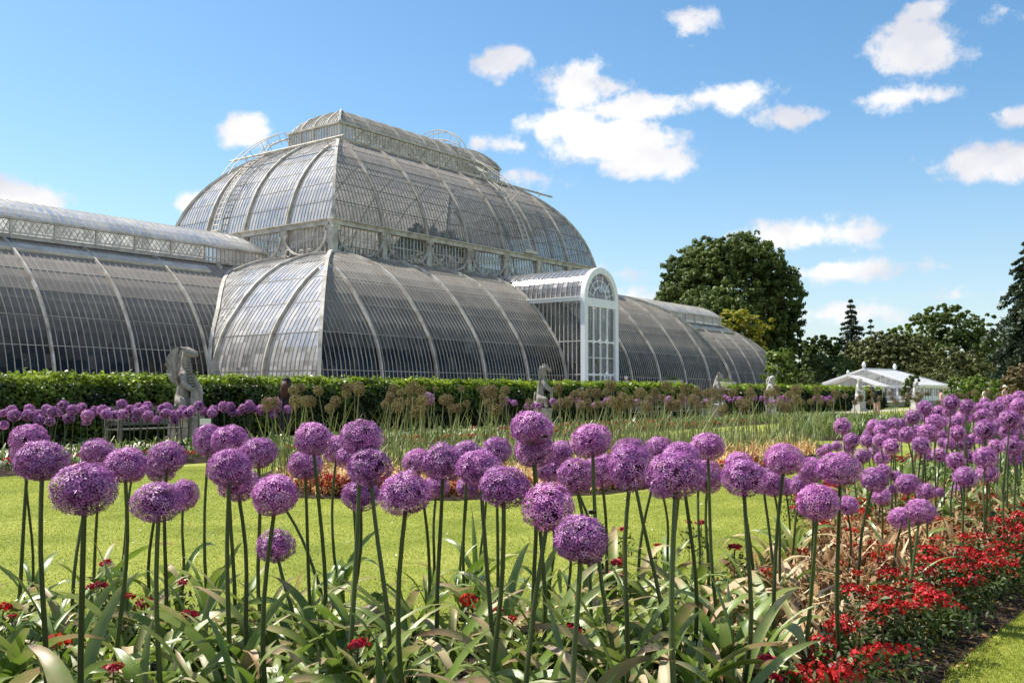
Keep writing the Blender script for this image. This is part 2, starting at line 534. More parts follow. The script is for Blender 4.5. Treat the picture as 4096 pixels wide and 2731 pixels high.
M['hair_dark'] = simple('dark_hair', [(0.02, 0.013, 0.01), (0.05, 0.03, 0.02)], 30, 0.5, 0.4)
M['hair_grey'] = simple('white_hair', [(0.55, 0.53, 0.50), (0.68, 0.66, 0.63)], 30, 0.6, 0.3)
M['bee'] = simple('bee_fur', [(0.01, 0.008, 0.006), (0.03, 0.022, 0.012)], 60, 0.9, 0.1)
M['beewing'] = simple('bee_wing', [(0.25, 0.23, 0.20), (0.35, 0.33, 0.30)], 20, 0.3, 0.5)


def lawn_mat():
    m, nt, N, L, out = new_mat('mown_lawn')
    p = N('ShaderNodeBsdfPrincipled')
    tc = N('ShaderNodeTexCoord')
    n1 = N('ShaderNodeTexNoise'); n1.inputs['Scale'].default_value = 0.9; n1.inputs['Detail'].default_value = 5
    n2 = N('ShaderNodeTexNoise'); n2.inputs['Scale'].default_value = 38; n2.inputs['Detail'].default_value = 6; n2.inputs['Roughness'].default_value = 0.75
    L(tc.outputs['Object'], n1.inputs['Vector'])
    L(tc.outputs['Object'], n2.inputs['Vector'])
    n1.inputs['Roughness'].default_value = 0.65
    a = N('ShaderNodeMath'); a.operation = 'MULTIPLY_ADD'
    L(n2.outputs['Fac'], a.inputs[0]); a.inputs[1].default_value = 0.8; L(n1.outputs['Fac'], a.inputs[2])
    cr = N('ShaderNodeValToRGB')
    e = cr.color_ramp.elements
    e[0].position, e[0].color = 0.70, (0.135, 0.165, 0.022, 1)
    e[1].position, e[1].color = 1.25 if False else 1.0, (0.285, 0.30, 0.055, 1)
    x = e.new(0.86); x.color = (0.20, 0.235, 0.033, 1)
    L(a.outputs[0], cr.inputs[0])
    L(cr.outputs[0], p.inputs['Base Color'])
    p.inputs['Roughness'].default_value = 0.8
    p.inputs['Specular IOR Level'].default_value = 0.15
    b = N('ShaderNodeBump'); b.inputs['Strength'].default_value = 0.6; b.inputs['Distance'].default_value = 0.03
    L(n2.outputs['Fac'], b.inputs['Height'])
    L(b.outputs[0], p.inputs['Normal'])
    L(p.outputs[0], out.inputs[0])
    return m


M['lawn'] = lawn_mat()


# ------------------------------------------------------------------ mesh helpers
class MB:
    def __init__(s):
        s.v, s.f, s.m, s.uv = [], [], [], []

    def add(s, vs, fs, mi=0, uvs=None):
        o = len(s.v)
        s.v += [tuple(x) for x in vs]
        for i, f in enumerate(fs):
            s.f.append([o + k for k in f])
            s.m.append(mi)
            s.uv.append(uvs[i] if uvs else [(0, 0)] * len(f))

    def box(s, c, d, mi=0, rz=0.0):
        x, y, z = d[0] / 2, d[1] / 2, d[2] / 2
        cr, sr = math.cos(rz), math.sin(rz)
        vs = []
        for dz in (-z, z):
            for dx, dy in ((-x, -y), (x, -y), (x, y), (-x, y)):
                vs.append((c[0] + dx * cr - dy * sr, c[1] + dx * sr + dy * cr, c[2] + dz))
        s.add(vs, [(3, 2, 1, 0), (4, 5, 6, 7), (0, 1, 5, 4), (1, 2, 6, 5), (2, 3, 7, 6), (3, 0, 4, 7)], mi)

    def strip(s, pts, nrm, w, h, mi=0):
        """bar along pts with a rectangular section: w across, h along the normals"""
        n = len(pts)
        if n < 2:
            return
        vs, fs = [], []
        for i, p in enumerate(pts):
            p = Vector(p)
            t = Vector(pts[min(i + 1, n - 1)]) - Vector(pts[max(i - 1, 0)])
            nn = Vector(nrm[i] if isinstance(nrm, list) else nrm)
            sd = t.cross(nn)
            if sd.length < 1e-9:
                sd = Vector((1, 0, 0))
            sd = sd.normalized() * (w / 2)
            up = nn.normalized() * (h / 2)
            vs += [p - sd - up, p + sd - up, p + sd + up, p - sd + up]
        for i in range(n - 1):
            a, b = i * 4, i * 4 + 4
            for k in range(4):
                k2 = (k + 1) % 4
                fs.append((a + k, a + k2, b + k2, b + k))
        fs.append((3, 2, 1, 0))
        e = (n - 1) * 4
        fs.append((e, e + 1, e + 2, e + 3))
        s.add(vs, fs, mi)

    def tube(s, pts, r, n=6, mi=0, cap=True):
        m = len(pts)
        vs, fs = [], []
        ref = None
        for i, p in enumerate(pts):
            p = Vector(p)
            t = (Vector(pts[min(i + 1, m - 1)]) - Vector(pts[max(i - 1, 0)])).normalized()
            if ref is None:
                ref = Vector((0, 0, 1)) if abs(t.z) < 0.9 else Vector((1, 0, 0))
            a = t.cross(ref)
            if a.length < 1e-6:
                ref = Vector((0, 1, 0)); a = t.cross(ref)
            a.normalize()
            b = t.cross(a)
            ref = -b if False else ref
            rr = r[i] if isinstance(r, (list, tuple)) else r
            for k in range(n):
                q = 2 * PI * k / n
                vs.append(p + a * (rr * math.cos(q)) + b * (rr * math.sin(q)))
        for i in range(m - 1):
            for k in range(n):
                k2 = (k + 1) % n
                fs.append((i * n + k, i * n + k2, i * n + n + k2, i * n + n + k))
        if cap:
            fs.append(tuple(range(n))[::-1])
            fs.append(tuple((m - 1) * n + k for k in range(n)))
        s.add(vs, fs, mi)

    def lathe(s, prof, c=(0, 0, 0), n=24, mi=0, sx=1, sy=1):
        vs, fs = [], []
        for (r, z) in prof:
            for k in range(n):
                q = 2 * PI * k / n
                vs.append((c[0] + r * sx * math.cos(q), c[1] + r * sy * math.sin(q), c[2] + z))
        for i in range(len(prof) - 1):
            for k in range(n):
                k2 = (k + 1) % n
                fs.append((i * n + k, i * n + k2, i * n + n + k2, i * n + n + k))
        fs.append(tuple(range(n))[::-1])
        fs.append(tuple((len(prof) - 1) * n + k for k in range(n)))
        s.add(vs, fs, mi)

    def sphere(s, c, r, mi=0, nu=12, nv=8):
        rx, ry, rz = r if isinstance(r, (tuple, list)) else (r, r, r)
        vs, fs = [], []
        for i in range(nv + 1):
            a = PI * i / nv
            for k in range(nu):
                q = 2 * PI * k / nu
                vs.append((c[0] + rx * math.sin(a) * math.cos(q), c[1] + ry * math.sin(a) * math.sin(q), c[2] - rz * math.cos(a)))
        for i in range(nv):
            for k in range(nu):
                k2 = (k + 1) % nu
                fs.append((i * nu + k, i * nu + k2, i * nu + nu + k2, i * nu + nu + k))
        s.add(vs, fs, mi)

    def mesh(s, name, mats, smooth=False, uv=False):
        me = bpy.data.meshes.new(name)
        me.from_pydata(s.v, [], s.f)
        for m in mats:
            me.materials.append(m)
        if len(mats) > 1:
            me.polygons.foreach_set('material_index', s.m)
        if smooth:
            me.polygons.foreach_set('use_smooth', [True] * len(s.f))
        if uv:
            l = me.uv_layers.new(name='UVMap')
            flat = [c for f in s.uv for p in f for c in p]
            l.data.foreach_set('uv', flat)
        me.update()
        return me

    def build(s, name, mats, parent=None, smooth=False, uv=False, loc=None):
        if not isinstance(mats, (list, tuple)):
            mats = [mats]
        return link(name, s.mesh(name, mats, smooth, uv), parent, loc)


def link(name, data, parent=None, loc=None):
    o = bpy.data.objects.new(name, data)
    COL.objects.link(o)
    if parent:
        o.parent = parent
    if loc is not None:
        o.location = loc
    return o


def tag(o, label=None, cat=None, group=None, kind=None):
    if label: o['label'] = label
    if cat: o['category'] = cat
    if group: o['group'] = group
    if kind: o['kind'] = kind
    return o


def empty(name, loc=(0, 0, 0), rz=0.0):
    o = bpy.data.objects.new(name, None)
    o.empty_display_size = 0.2
    COL.objects.link(o)
    o.location = loc
    o.rotation_euler = (0, 0, rz)
    return o


def np_mesh(name, V, Q, mat, rnd=None, k=4, smooth=False, uv=None, mats=None, mi=None):
    """mesh from numpy: V (n,3), Q (m,k) faces; rnd = per-face value"""
    me = bpy.data.meshes.new(name)
    V = np.asarray(V, np.float32); Q = np.asarray(Q, np.int32)
    me.vertices.add(len(V)); me.vertices.foreach_set('co', V.ravel())
    me.loops.add(Q.size); me.loops.foreach_set('vertex_index', Q.ravel())
    me.polygons.add(len(Q))
    me.polygons.foreach_set('loop_start', np.arange(0, Q.size, k, dtype=np.int32))
    me.polygons.foreach_set('loop_total', np.full(len(Q), k, np.int32))
    for m in (mats or [mat]):
        me.materials.append(m)
    if mi is not None:
        me.polygons.foreach_set('material_index', np.asarray(mi, np.int32))
    if smooth:
        me.polygons.foreach_set('use_smooth', np.ones(len(Q), bool))
    me.update(calc_edges=True)
    if rnd is not None:
        a = me.attributes.new('rnd', 'FLOAT', 'FACE')
        a.data.foreach_set('value', np.asarray(rnd, np.float32))
    if uv is not None:
        l = me.uv_layers.new(name='UVMap')
        l.data.foreach_set('uv', np.asarray(uv, np.float32).ravel())
    me.validate()
    return me


def unit(a):
    return a / (np.linalg.norm(a, axis=-1, keepdims=True) + 1e-9)


def cards(P, Nn, L, W, g, bend=0.25):
    """leaf-shaped quads at P, facing Nn (n,3), length L, width W"""
    n = len(P)
    t = unit(np.cross(Nn, unit(g.normal(size=(n, 3)))))
    b = np.cross(Nn, t)
    L = np.asarray(L).reshape(-1, 1); W = np.asarray(W).reshape(-1, 1)
    v0 = P - t * L * 0.5
    v1 = P + b * W * 0.5 + Nn * L * bend * 0.3
    v2 = P + t * L * 0.5 - Nn * L * bend * 0.3
    v3 = P - b * W * 0.5 + Nn * L * bend * 0.3
    V = np.stack([v0, v1, v2, v3], 1).reshape(-1, 3)
    Q = np.arange(4 * n).reshape(-1, 4)
    return V, Q


def fib(n, g, jit=0.0):
    i = np.arange(n) + 0.5
    ph = np.arccos(1 - 2 * i / n)
    th = PI * (1 + 5 ** 0.5) * i
    p = np.stack([np.cos(th) * np.sin(ph), np.sin(th) * np.sin(ph), np.cos(ph)], 1)
    if jit:
        p = unit(p + g.normal(size=p.shape) * jit)
    return p


def merge(parts):
    V, Q, Rn, MI = [], [], [], []
    o = 0
    for (v, q, r, m) in parts:
        V.append(v); Q.append(q + o); Rn.append(r); MI.append(np.full(len(q), m)); o += len(v)
    return np.concatenate(V), np.concatenate(Q), np.concatenate(Rn), np.concatenate(MI)


def skin(name, verts, edges, mats, sub=2, root=0):
    """one continuous surface grown round a skeleton of (x,y,z,r)"""
    me = bpy.data.meshes.new(name)
    me.from_pydata([v[:3] for v in verts], edges, [])
    o = bpy.data.objects.new(name, me)
    COL.objects.link(o)
    md = o.modifiers.new('skin', 'SKIN')
    md.use_smooth_shade = True
    for i, v in enumerate(verts):
        d = me.skin_vertices[0].data[i]
        r = v[3]
        d.radius = r if isinstance(r, tuple) else (r, r)
        d.use_root = (i == root)
    sb = o.modifiers.new('sub', 'SUBSURF')
    sb.levels = sub
    dg = bpy.context.evaluated_depsgraph_get()
    ev = o.evaluated_get(dg)
    res = bpy.data.meshes.new_from_object(ev)
    bpy.data.objects.remove(o)
    res.materials.clear()
    for m in mats:
        res.materials.append(m)
    res.polygons.foreach_set('use_smooth', [True] * len(res.polygons))
    res.name = name
    return res


def poly_sheet(name, pts, z, mat, kind='structure'):
    mb = MB()
    n = len(pts)
    mb.add([(p[0], p[1], z) for p in pts], [tuple(range(n))])
    me = mb.mesh(name, [mat])
    bm = bmesh.new(); bm.from_mesh(me)
    bmesh.ops.triangulate(bm, faces=bm.faces[:])
    for f in bm.faces:
        if f.normal.z < 0: f.normal_flip()
    bm.to_mesh(me); bm.free()
    o = link(name, me)
    tag(o, kind=kind)
    return o


def inpoly(P, poly):
    x, y = P[:, 0], P[:, 1]
    r = np.zeros(len(P), bool)
    n = len(poly)
    for i in range(n):
        x1, y1 = poly[i]; x2, y2 = poly[(i + 1) % n]
        c = ((y1 > y) != (y2 > y)) & (x < (x2 - x1) * (y - y1) / (y2 - y1 + 1e-12) + x1)
        r ^= c
    return r


def scatter(poly, n, g):
    p = np.array(poly)
    lo, hi = p.min(0), p.max(0)
    out = np.zeros((0, 2))
    while len(out) < n:
        q = g.uniform(lo, hi, size=(n * 2, 2))
        out = np.concatenate([out, q[inpoly(q, poly)]])
    return out[:n]


# ------------------------------------------------------------------ frame of the glasshouse
O = Vector((-7.80, 67.87, 0)); UD = Vector((.6047, .7964, 0)); VD = Vector((.7964, -.6047, 0))
RZ = math.atan2(UD.y, UD.x)


def uv2w(u, v, z=0.0):
    return O + UD * u + VD * v + Vector((0, 0, z))


def uvp(u, v):
    p = uv2w(u, v)
    return (p.x, p.y)

# ------------------------------------------------------------------ ground, paths, beds
TZ = 0.5                       # the glasshouse terrace stands above the parterre


def build_ground():
    g = MB()
    n = 700
    g.add([(-n, -40, 0), (n, -40, 0), (n, n, 0), (-n, n, 0)], [(0, 1, 2, 3)])
    tag(g.build('lawn', M['lawn']), kind='structure')
    t = MB()
    a = [uvp(-75, 23.0), uvp(75, 23.0), uvp(75, -45), uvp(-75, -45)]
    t.add([(p[0], p[1], -0.3) for p in a] + [(p[0], p[1], TZ) for p in a],
          [(4, 7, 6, 5), (0, 4, 5, 1), (1, 5, 6, 2), (2, 6, 7, 3), (3, 7, 4, 0)])
    tag(t.build('terrace', M['slab']), kind='structure')
    poly_sheet('path', [uvp(-75, 27.4), uvp(90, 27.4), uvp(90, 25.2), uvp(-75, 25.2)], 0.004, M['gravel'])


NEAR_BED = [(-7, 5.0), (-4, 4.75), (-2, 4.7), (-0.4, 4.8), (0.7, 5.2), (1.5, 6.2), (2.3, 7.8), (3.2, 9.8), (4.4, 12.2), (6.0, 15.0),
            (8.2, 18.0), (11.5, 18.5), (12.5, 17.0), (10.2, 14.2), (8.0, 11.6), (6.2, 9.6), (4.9, 8.0), (3.65, 6.55), (2.75, 5.45), (2.05, 4.6), (1.55, 3.7), (0.9, 2.4), (0.4, 1.4), (-3, 0.9), (-7, 0.9)]
MID_BED = [(-3.9, 14.2), (-2.7, 11.9), (-0.7, 11.6), (1.2, 12.3), (3.4, 14.9), (5.2, 17.6), (6.5, 20.0), (7.6, 23.0), (7.0, 26.0), (4.2, 25.5), (1.2, 22.6), (-1.8, 19.6), (-4.0, 17.2)]
HEDGE_BED = [uvp(-60, 32.2), uvp(-36, 32.0), uvp(-31, 31.6), uvp(-8, 31.5), uvp(6, 31), uvp(10, 28.5), uvp(10, 27.6), uvp(-60, 27.6)]
FAR_BED = [(8.2, 26.0), (13.5, 24.8), (19.5, 27.5), (25.0, 36.0), (22.0, 44.0), (13.5, 40.0), (9.0, 33.0)]


def mound(name, poly, z, edge=0.12, sub=5):
    """soil bed: a low mound inside its outline"""
    mb = MB()
    n = len(poly)
    c = np.mean(np.array(poly), 0)
    rings = []
    P = [Vector((p[0], p[1])) for p in poly]
    nin = []
    area = sum(P[i].x * P[(i + 1) % n].y - P[(i + 1) % n].x * P[i].y for i in range(n))
    sg = 1 if area > 0 else -1
    for i in range(n):
        d1 = (P[i] - P[i - 1]).normalized(); d2 = (P[(i + 1) % n] - P[i]).normalized()
        t = (d1 + d2)
        t = t.normalized() if t.length > 1e-3 else d1
        nin.append(Vector((-t.y, t.x)) * sg)
    vs = []
    for off, zz in ((0, 0.002), (0.1, z * 0.5), (0.3, z)):
        vs += [(P[i].x + nin[i].x * off, P[i].y + nin[i].y * off, zz) for i in range(n)]
    fs = []
    for r in range(2):
        for i in range(n):
            j = (i + 1) % n
            fs.append((r * n + i, r * n + j, r * n + n + j, r * n + n + i))
    fs.append(tuple(range(2 * n, 3 * n)))
    mb.add(vs, fs)
    me = mb.mesh(name, [M['soil']])
    bm = bmesh.new(); bm.from_mesh(me)
    bmesh.ops.triangulate(bm, faces=[f for f in bm.faces if len(f.verts) > 4])
    bmesh.ops.recalc_face_normals(bm, faces=bm.faces[:])
    if sum(f.normal.z * f.calc_area() for f in bm.faces) < 0:
        bmesh.ops.reverse_faces(bm, faces=bm.faces[:])
    bm.to_mesh(me); bm.free()
    tag(link(name, me), kind='structure')


build_ground()
mound('soil_bed', NEAR_BED, 0.05)
mound('soil_bed', MID_BED, 0.05)
mound('soil_bed', HEDGE_BED, 0.05)
mound('soil_bed', FAR_BED, 0.05)

# ------------------------------------------------------------------ the great glasshouse
BW = 3.81
CA, CB, AO = 3.5 * BW, 2 * BW, 2 * BW
AISLE = [(0.0, 8.82), (0.9, 8.72), (1.8, 8.50), (2.7, 8.18), (3.57, 7.78), (4.35, 7.27), (5.05, 6.66), (5.7, 5.96), (6.25, 5.21), (6.68, 4.62), (7.02, 4.02), (7.28, 3.35), (7.46, 2.7), (7.58, 1.9), (7.62, 1.1), (7.62, TZ)]
WING = [(0.0, 8.32), (0.6, 7.98), (1.2, 7.58), (1.75, 7.18), (2.3, 6.74), (2.8, 6.28), (3.3, 5.74), (3.65, 5.28), (3.95, 4.82), (4.2, 4.36), (4.42, 3.9), (4.65, 3.32), (4.88, 2.65), (5.05, 1.95), (5.18, 1.2), (5.23, TZ)]
DOME = [(5.25, 10.72), (5.08, 11.4), (4.88, 12.08), (4.6, 12.8), (4.25, 13.5), (3.9, 14.05), (3.5, 14.6), (3.05, 15.1), (2.53, 15.6), (1.95, 16.05), (1.3, 16.5), (0.65, 16.88), (0.0, 17.22)][::-1]
LROOF = [(0.0, 19.62), (0.5, 19.58), (1.0, 19.44), (1.45, 19.2), (1.85, 18.88), (2.15, 18.55), (2.35, 18.22)]
WROOF = [(0.0, 10.43), (0.5, 10.39), (1.0, 10.26), (1.45, 10.05), (1.85, 9.78), (2.15, 9.5), (2.35, 9.25)]
WEND = 46.8


def side_xf(k, a, b):
    """(t, o, z) on side k of a rectangle a by b -> local x,y,z; and its outward direction"""
    if k == 0: return (lambda t, o, z: Vector((t, -(b + o), z))), Vector((0, -1, 0)), a
    if k == 1: return (lambda t, o, z: Vector((-(a + o), -t, z))), Vector((-1, 0, 0)), b
    if k == 2: return (lambda t, o, z: Vector((-t, b + o, z))), Vector((0, 1, 0)), a
    return (lambda t, o, z: Vector((a + o, t, z))), Vector((1, 0, 0)), b


def prof_at(prof, z, key=0):
    zs = [p[1] for p in prof][::-1]; os_ = [p[0] for p in prof][::-1]
    return float(np.interp(z, zs, os_))


def arclen(prof):
    s = [0.0]
    for i in range(1, len(prof)):
        s.append(s[-1] + math.hypot(prof[i][0] - prof[i - 1][0], prof[i][1] - prof[i - 1][1]))
    return s


def normals2(prof):
    out = []
    n = len(prof)
    for i in range(n):
        a = prof[max(i - 1, 0)]; b = prof[min(i + 1, n - 1)]
        do, dz = b[0] - a[0], b[1] - a[1]
        l = math.hypot(do, dz)
        out.append((-dz / l, do / l))
    return out


def tier_side(root, k, a, b, prof, ribs, nb, mat, lo=None, hi=None, bars=True, hip=True, ribw=0.10, ribh=0.2, barw=0.030, rows=0.62, purl=7, ribmat='iron', lift=0.018, barmat='bar_dim', barh=0.045):
    """one side of a hipped curved glass tier: bays of glass with a grid of bars, ribs, purlins"""
    xf, outw, half = side_xf(k, a, b)
    S = arclen(prof); NR = normals2(prof)
    lo = lo or (lambda o, z: -(half + o)); hi = hi or (lambda o, z: half + o)

    def n3(i):
        no, nz = NR[i]
        return outw * no + Vector((0, 0, nz))
    fine = []
    for i in range(len(prof)):
        fine.append((prof[i][0], prof[i][1], S[i], i))
    for bi in range(len(ribs) - 1):
        t0, t1 = ribs[bi], ribs[bi + 1]
        bw = (t1 - t0) / nb
        g, gb = MB(), MB()
        for i in range(len(fine) - 1):
            o0, z0, s0, _ = fine[i]; o1, z1, s1, _ = fine[i + 1]
            L0, R0 = max(t0, lo(o0, z0)), min(t1, hi(o0, z0))
            L1, R1 = max(t0, lo(o1, z1)), min(t1, hi(o1, z1))
            if L1 >= R1 - 1e-4 and L0 >= R0 - 1e-4:
                continue
            if L0 > R0: L0 = R0 = min(max((L0 + R0) / 2, L1), R1) if L1 < R1 else (L0 + R0) / 2
            if L1 > R1: L1 = R1 = (L1 + R1) / 2
            ua, ub = lambda t: (t - t0) / bw + bi * 31 + k * 7, lambda s: s / rows
            g.add([xf(L0, o0, z0), xf(R0, o0, z0), xf(R1, o1, z1), xf(L1, o1, z1)], [(0, 3, 2, 1)], 0,
                  [[(ua(L0), ub(s0)), (ua(L1), ub(s1)), (ua(R1), ub(s1)), (ua(R0), ub(s0))]])
        if not g.f:
            continue
        pane = g.build('glass_bay', mat, root, True, True)
        if bars:
            for q in range(1, nb):
                t = t0 + q * bw
                pts, nn = [], []
                for (o, z, s, i) in fine:
                    if lo(o, z) < t < hi(o, z):
                        pts.append(xf(t, o, z) + n3(i) * lift); nn.append(n3(i))
                if len(pts) > 1:
                    gb.strip(pts, nn, barw, barh)
            for q in range(1, purl):
                sv = S[-1] * q / purl
                j = int(np.searchsorted(S, sv)) - 1
                j = max(0, min(j, len(prof) - 2))
                w = (sv - S[j]) / (S[j + 1] - S[j])
                o = prof[j][0] * (1 - w) + prof[j + 1][0] * w; z = prof[j][1] * (1 - w) + prof[j + 1][1] * w
                L, Rr = max(t0, lo(o, z)), min(t1, hi(o, z))
                if Rr - L > 0.1:
                    gb.strip([xf(L, o, z) + n3(j) * 0.0, xf(Rr, o, z) + n3(j) * 0.0], n3(j), 0.03, 0.04)
            if gb.f:
                gb.build('glazing_grid', M[barmat], pane)
    for t in ribs:
        pts, nn = [], []
        for (o, z, s, i) in fine:
            if lo(o, z) - 0.02 < t < hi(o, z) + 0.02:
                pts.append(xf(t, o, z) + n3(i) * (ribh * 0.5 - 0.05)); nn.append(n3(i))
        if len(pts) > 1 and abs(abs(t) - (half + prof[-1][0])) > 0.05:
            r = MB(); r.strip(pts, nn, ribw, ribh); r.build('rib', M[ribmat], root)


def hips(root, a, b, prof, which, w=0.17, h=0.2):
    NR = normals2(prof)
    for (sx, sy) in which:
        pts, nn = [], []
        for i, (o, z) in enumerate(prof):
            no, nz = NR[i]
            d = Vector((sx * no, sy * no, nz * 1.2)).normalized()
            pts.append(Vector((sx * (a + o), sy * (b + o), z)) + d * 0.06); nn.append(d)
        m = MB(); m.strip(pts, nn, w, h); m.build('hip_rib', M['iron'], root)


def build_glasshouse():
    root = empty('palm_house', (O.x, O.y, 0), RZ)
    tag(root, 'great domed glasshouse of curved panes and white iron ribs behind the clipped hedge', 'glasshouse')
    # --- centre, lower aisle tier
    ribsF = [(-5.5 + i) * BW for i in range(12)]
    ribsE = [(-4 + i) * BW for i in range(9)]
    PW = 0.5 * BW
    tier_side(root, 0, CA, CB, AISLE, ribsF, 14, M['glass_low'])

    def wing_half(z): return 2.39 + (prof_at(WING, z) if z < 8.32 else 0.0)
    # left end: near and far parts either side of the wing
    tier_side(root, 1, CA, CB, AISLE, ribsE[4:], 13, M['glass_end'], lo=lambda o, z: wing_half(z), barmat='bar_grey', barw=.028, barh=.024, lift=.008)
    tier_side(root, 1, CA, CB, AISLE, ribsE[:5], 13, M['glass_end'], hi=lambda o, z: -wing_half(z), bars=False)
    tier_side(root, 2, CA, CB, AISLE, ribsF, 14, M['glass_low'], bars=False)
    tier_side(root, 3, CA, CB, AISLE, ribsE[4:], 13, M['glass_end'], lo=lambda o, z: wing_half(z), bars=False)
    tier_side(root, 3, CA, CB, AISLE, ribsE[:5], 13, M['glass_end'], hi=lambda o, z: -wing_half(z), bars=False)
    hips(root, CA, CB, AISLE, ((-1, -1), (1, -1), (-1, 1), (1, 1)))
    # valley ribs where wing meets end wall
    for sy in (-1, 1):
        for sx in (-1, 1):
            pts = []
            for i in range(15):
                z = 8.3 - (8.3 - TZ) * i / 14
                pts.append(Vector((sx * (CA + prof_at(AISLE, z) + 0.06), sy * (wing_half(z) + 0.06), z)))
            m = MB(); m.strip(pts, Vector((sx, sy, 0.3)), 0.18, 0.2); m.build('valley_rib', M['iron'], root)
    # --- gallery wall
    z0, z1 = 8.82, 10.45
    for k, nbay in ((0, 7), (1, 4), (2, 7), (3, 4)):
        xf, outw, half = side_xf(k, CA, CB)
        for i in range(nbay):
            t0 = -half + i * BW
            g = MB()
            g.add([xf(t0, 0, z0), xf(t0 + BW, 0, z0), xf(t0 + BW, 0, z1), xf(t0, 0, z1)], [(0, 1, 2, 3)], 0,
                  [[(i * 9, 0), (i * 9 + 8, 0), (i * 9 + 8, 2), (i * 9, 2)]])
            if k == 1 and i in (1, 2) or k == 3 and i in (1, 2):
                pass
            pane = g.build('gallery_glass', M['glass_clear'] if k in (0, 2) else M['glass_dome'], root, False, True)
            gb = MB()
            for q in range(1, 13):
                t = t0 + BW * q / 13
                gb.strip([xf(t, 0.02, z0), xf(t, 0.02, z1)], outw, 0.04 if q % 3 else 0.075, 0.05)
            gb.strip([xf(t0, 0.02, z0 + 0.95), xf(t0 + BW, 0.02, z0 + 0.95)], Vector((0, 0, 1)), 0.05, 0.05)
            gb.build('glazing_grid', M['bar'], pane)
            # inner balustrade of the gallery walk
            if k in (0, 1):
                bl = MB()
                bl.strip([xf(t0, -0.9, z0 + 0.75), xf(t0 + BW, -0.9, z0 + 0.75)], Vector((0, 0, 1)), 0.06, 0.06)
                bl.strip([xf(t0, -0.9, z0 + 0.3), xf(t0 + BW, -0.9, z0 + 0.3)], Vector((0, 0, 1)), 0.04, 0.3)
                for q in range(14):
                    t = t0 + BW * (q + .5) / 14
                    bl.strip([xf(t, -0.9, z0), xf(t, -0.9, z0 + 0.75)], outw, 0.07 if q % 2 else 0.035, 0.03)
                bl.build('balustrade', M['bar'], root)
        for i in range(nbay + 1):
            t = -half + i * BW
            if k in (2, 3) and i in (0, nbay): continue
            if k == 1 and i == nbay: pass
            corner = i in (0, nbay)
            if k == 1 and corner: continue
            c = MB()
            p = xf(t, 0.06, 0)
            c.box((p.x, p.y, (z0 + z1) / 2), (0.36, 0.36, z1 - z0), 0)
            c.box((p.x, p.y, z0 + 0.12), (0.46, 0.46, 0.2), 0)
            c.box((p.x, p.y, z1 - 0.1), (0.46, 0.46, 0.14), 0)
            c.build('column', M['iron'], root)
        if k in (0, 1):
            # curled iron brackets springing from each column
            for i in range(nbay + 1):
                for sgn in (-1, 1):
                    t = -half + i * BW
                    if not (-half <= t + sgn * BW * .5 <= half): continue
                    pts = []
                    for q in range(11):
                        f = q / 10
                        a = f * PI / 2
                        pts.append(xf(t + sgn * (0.2 + 1.35 * (1 - math.cos(a))), 0.28, z0 + 0.12 + 1.15 * (1 - math.sin(a))))
                    m = MB(); m.tube(pts, [0.045 + 0.03 * math.sin(PI * q / 10) for q in range(11)], 6)
                    # scroll at the foot and a ring in the angle
                    e = pts[-1]
                    tv = (xf(1, 0, 0) - xf(0, 0, 0)) * sgn
                    m.tube([e + tv * (0.02 + 0.13 * math.sin(x)) + Vector((0, 0, 0.14 - 0.14 * math.cos(x))) for x in np.linspace(0, 4.6, 10)], 0.04, 6)
                    rc = xf(t + sgn * 0.45, 0.28, z0 + 0.3)
                    m.tube([rc + tv * (0.2 * math.cos(x)) + Vector((0, 0, 0.2 * math.sin(x))) for x in np.linspace(0, 2 * PI, 13)], 0.035, 5)
                    m.tube([xf(t + sgn * (0.2 + 0.16 * math.sin(x * 2)), 0.28, z1 - 0.5 * x / 1.6) for x in np.linspace(0, 1.6, 7)], 0.035, 5)
                    m.build('scroll_bracket', M['iron'], root)
    for k, nbay in ((0, 7), (1, 4), (2, 7), (3, 4)):
        xf, outw, half = side_xf(k, CA, CB)
        m = MB()
        e = 0.2 if k in (0, 2) else -0.12
        m.strip([xf(-half - e, 0.1, 10.58), xf(half + e, 0.1, 10.58)], Vector((0, 0, 1)), 0.32, 0.26)
        m.strip([xf(-half - e * 1.3, 0.16, 10.745), xf(half + e * 1.3, 0.16, 10.745)], Vector((0, 0, 1)), 0.44, 0.07)
        m.build('cornice', M['iron'], root)
        s = MB()
        s.strip([xf(-half - e, 0.1, 8.80), xf(half + e, 0.1, 8.80)], Vector((0, 0, 1)), 0.36, 0.12)
        s.build('sill', M['iron'], root)
    # gallery floor inside
    m = MB()
    for (c, d) in (((0, -(CB - .75), 8.72), (2 * CA, 1.1, 0.08)), ((0, CB - .75, 8.72), (2 * CA, 1.1, 0.08)),
                   ((-(CA - .75), 0, 8.72), (1.1, 2 * CB - 2.8, 0.08)), ((CA - .75, 0, 8.72), (1.1, 2 * CB - 2.8, 0.08))):
        m.box(c, d)
    m.build('gallery_floor', M['iron'], root)
    for i in range(8):
        for sy in (-1, 1):
            m = MB(); m.tube([(-CA + i * BW, sy * (CB - 1.4), TZ), (-CA + i * BW, sy * (CB - 1.4), 8.7)], 0.13, 8)
            m.build('inner_column', M['iron'], root)
    # --- dome
    LA, LB = 8.1, 2.39
    dr = [-CA + i * BW for i in range(8)]
    er = [-CB + i * BW for i in range(5)]
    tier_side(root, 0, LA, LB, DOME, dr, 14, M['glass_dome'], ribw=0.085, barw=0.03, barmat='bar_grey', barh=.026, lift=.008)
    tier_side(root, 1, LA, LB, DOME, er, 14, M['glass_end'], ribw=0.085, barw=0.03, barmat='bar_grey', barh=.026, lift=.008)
    tier_side(root, 2, LA, LB, DOME, dr, 14, M['glass_dome'], ribw=0.085, barw=0.03, barmat='bar_grey', barh=.026, lift=.008)
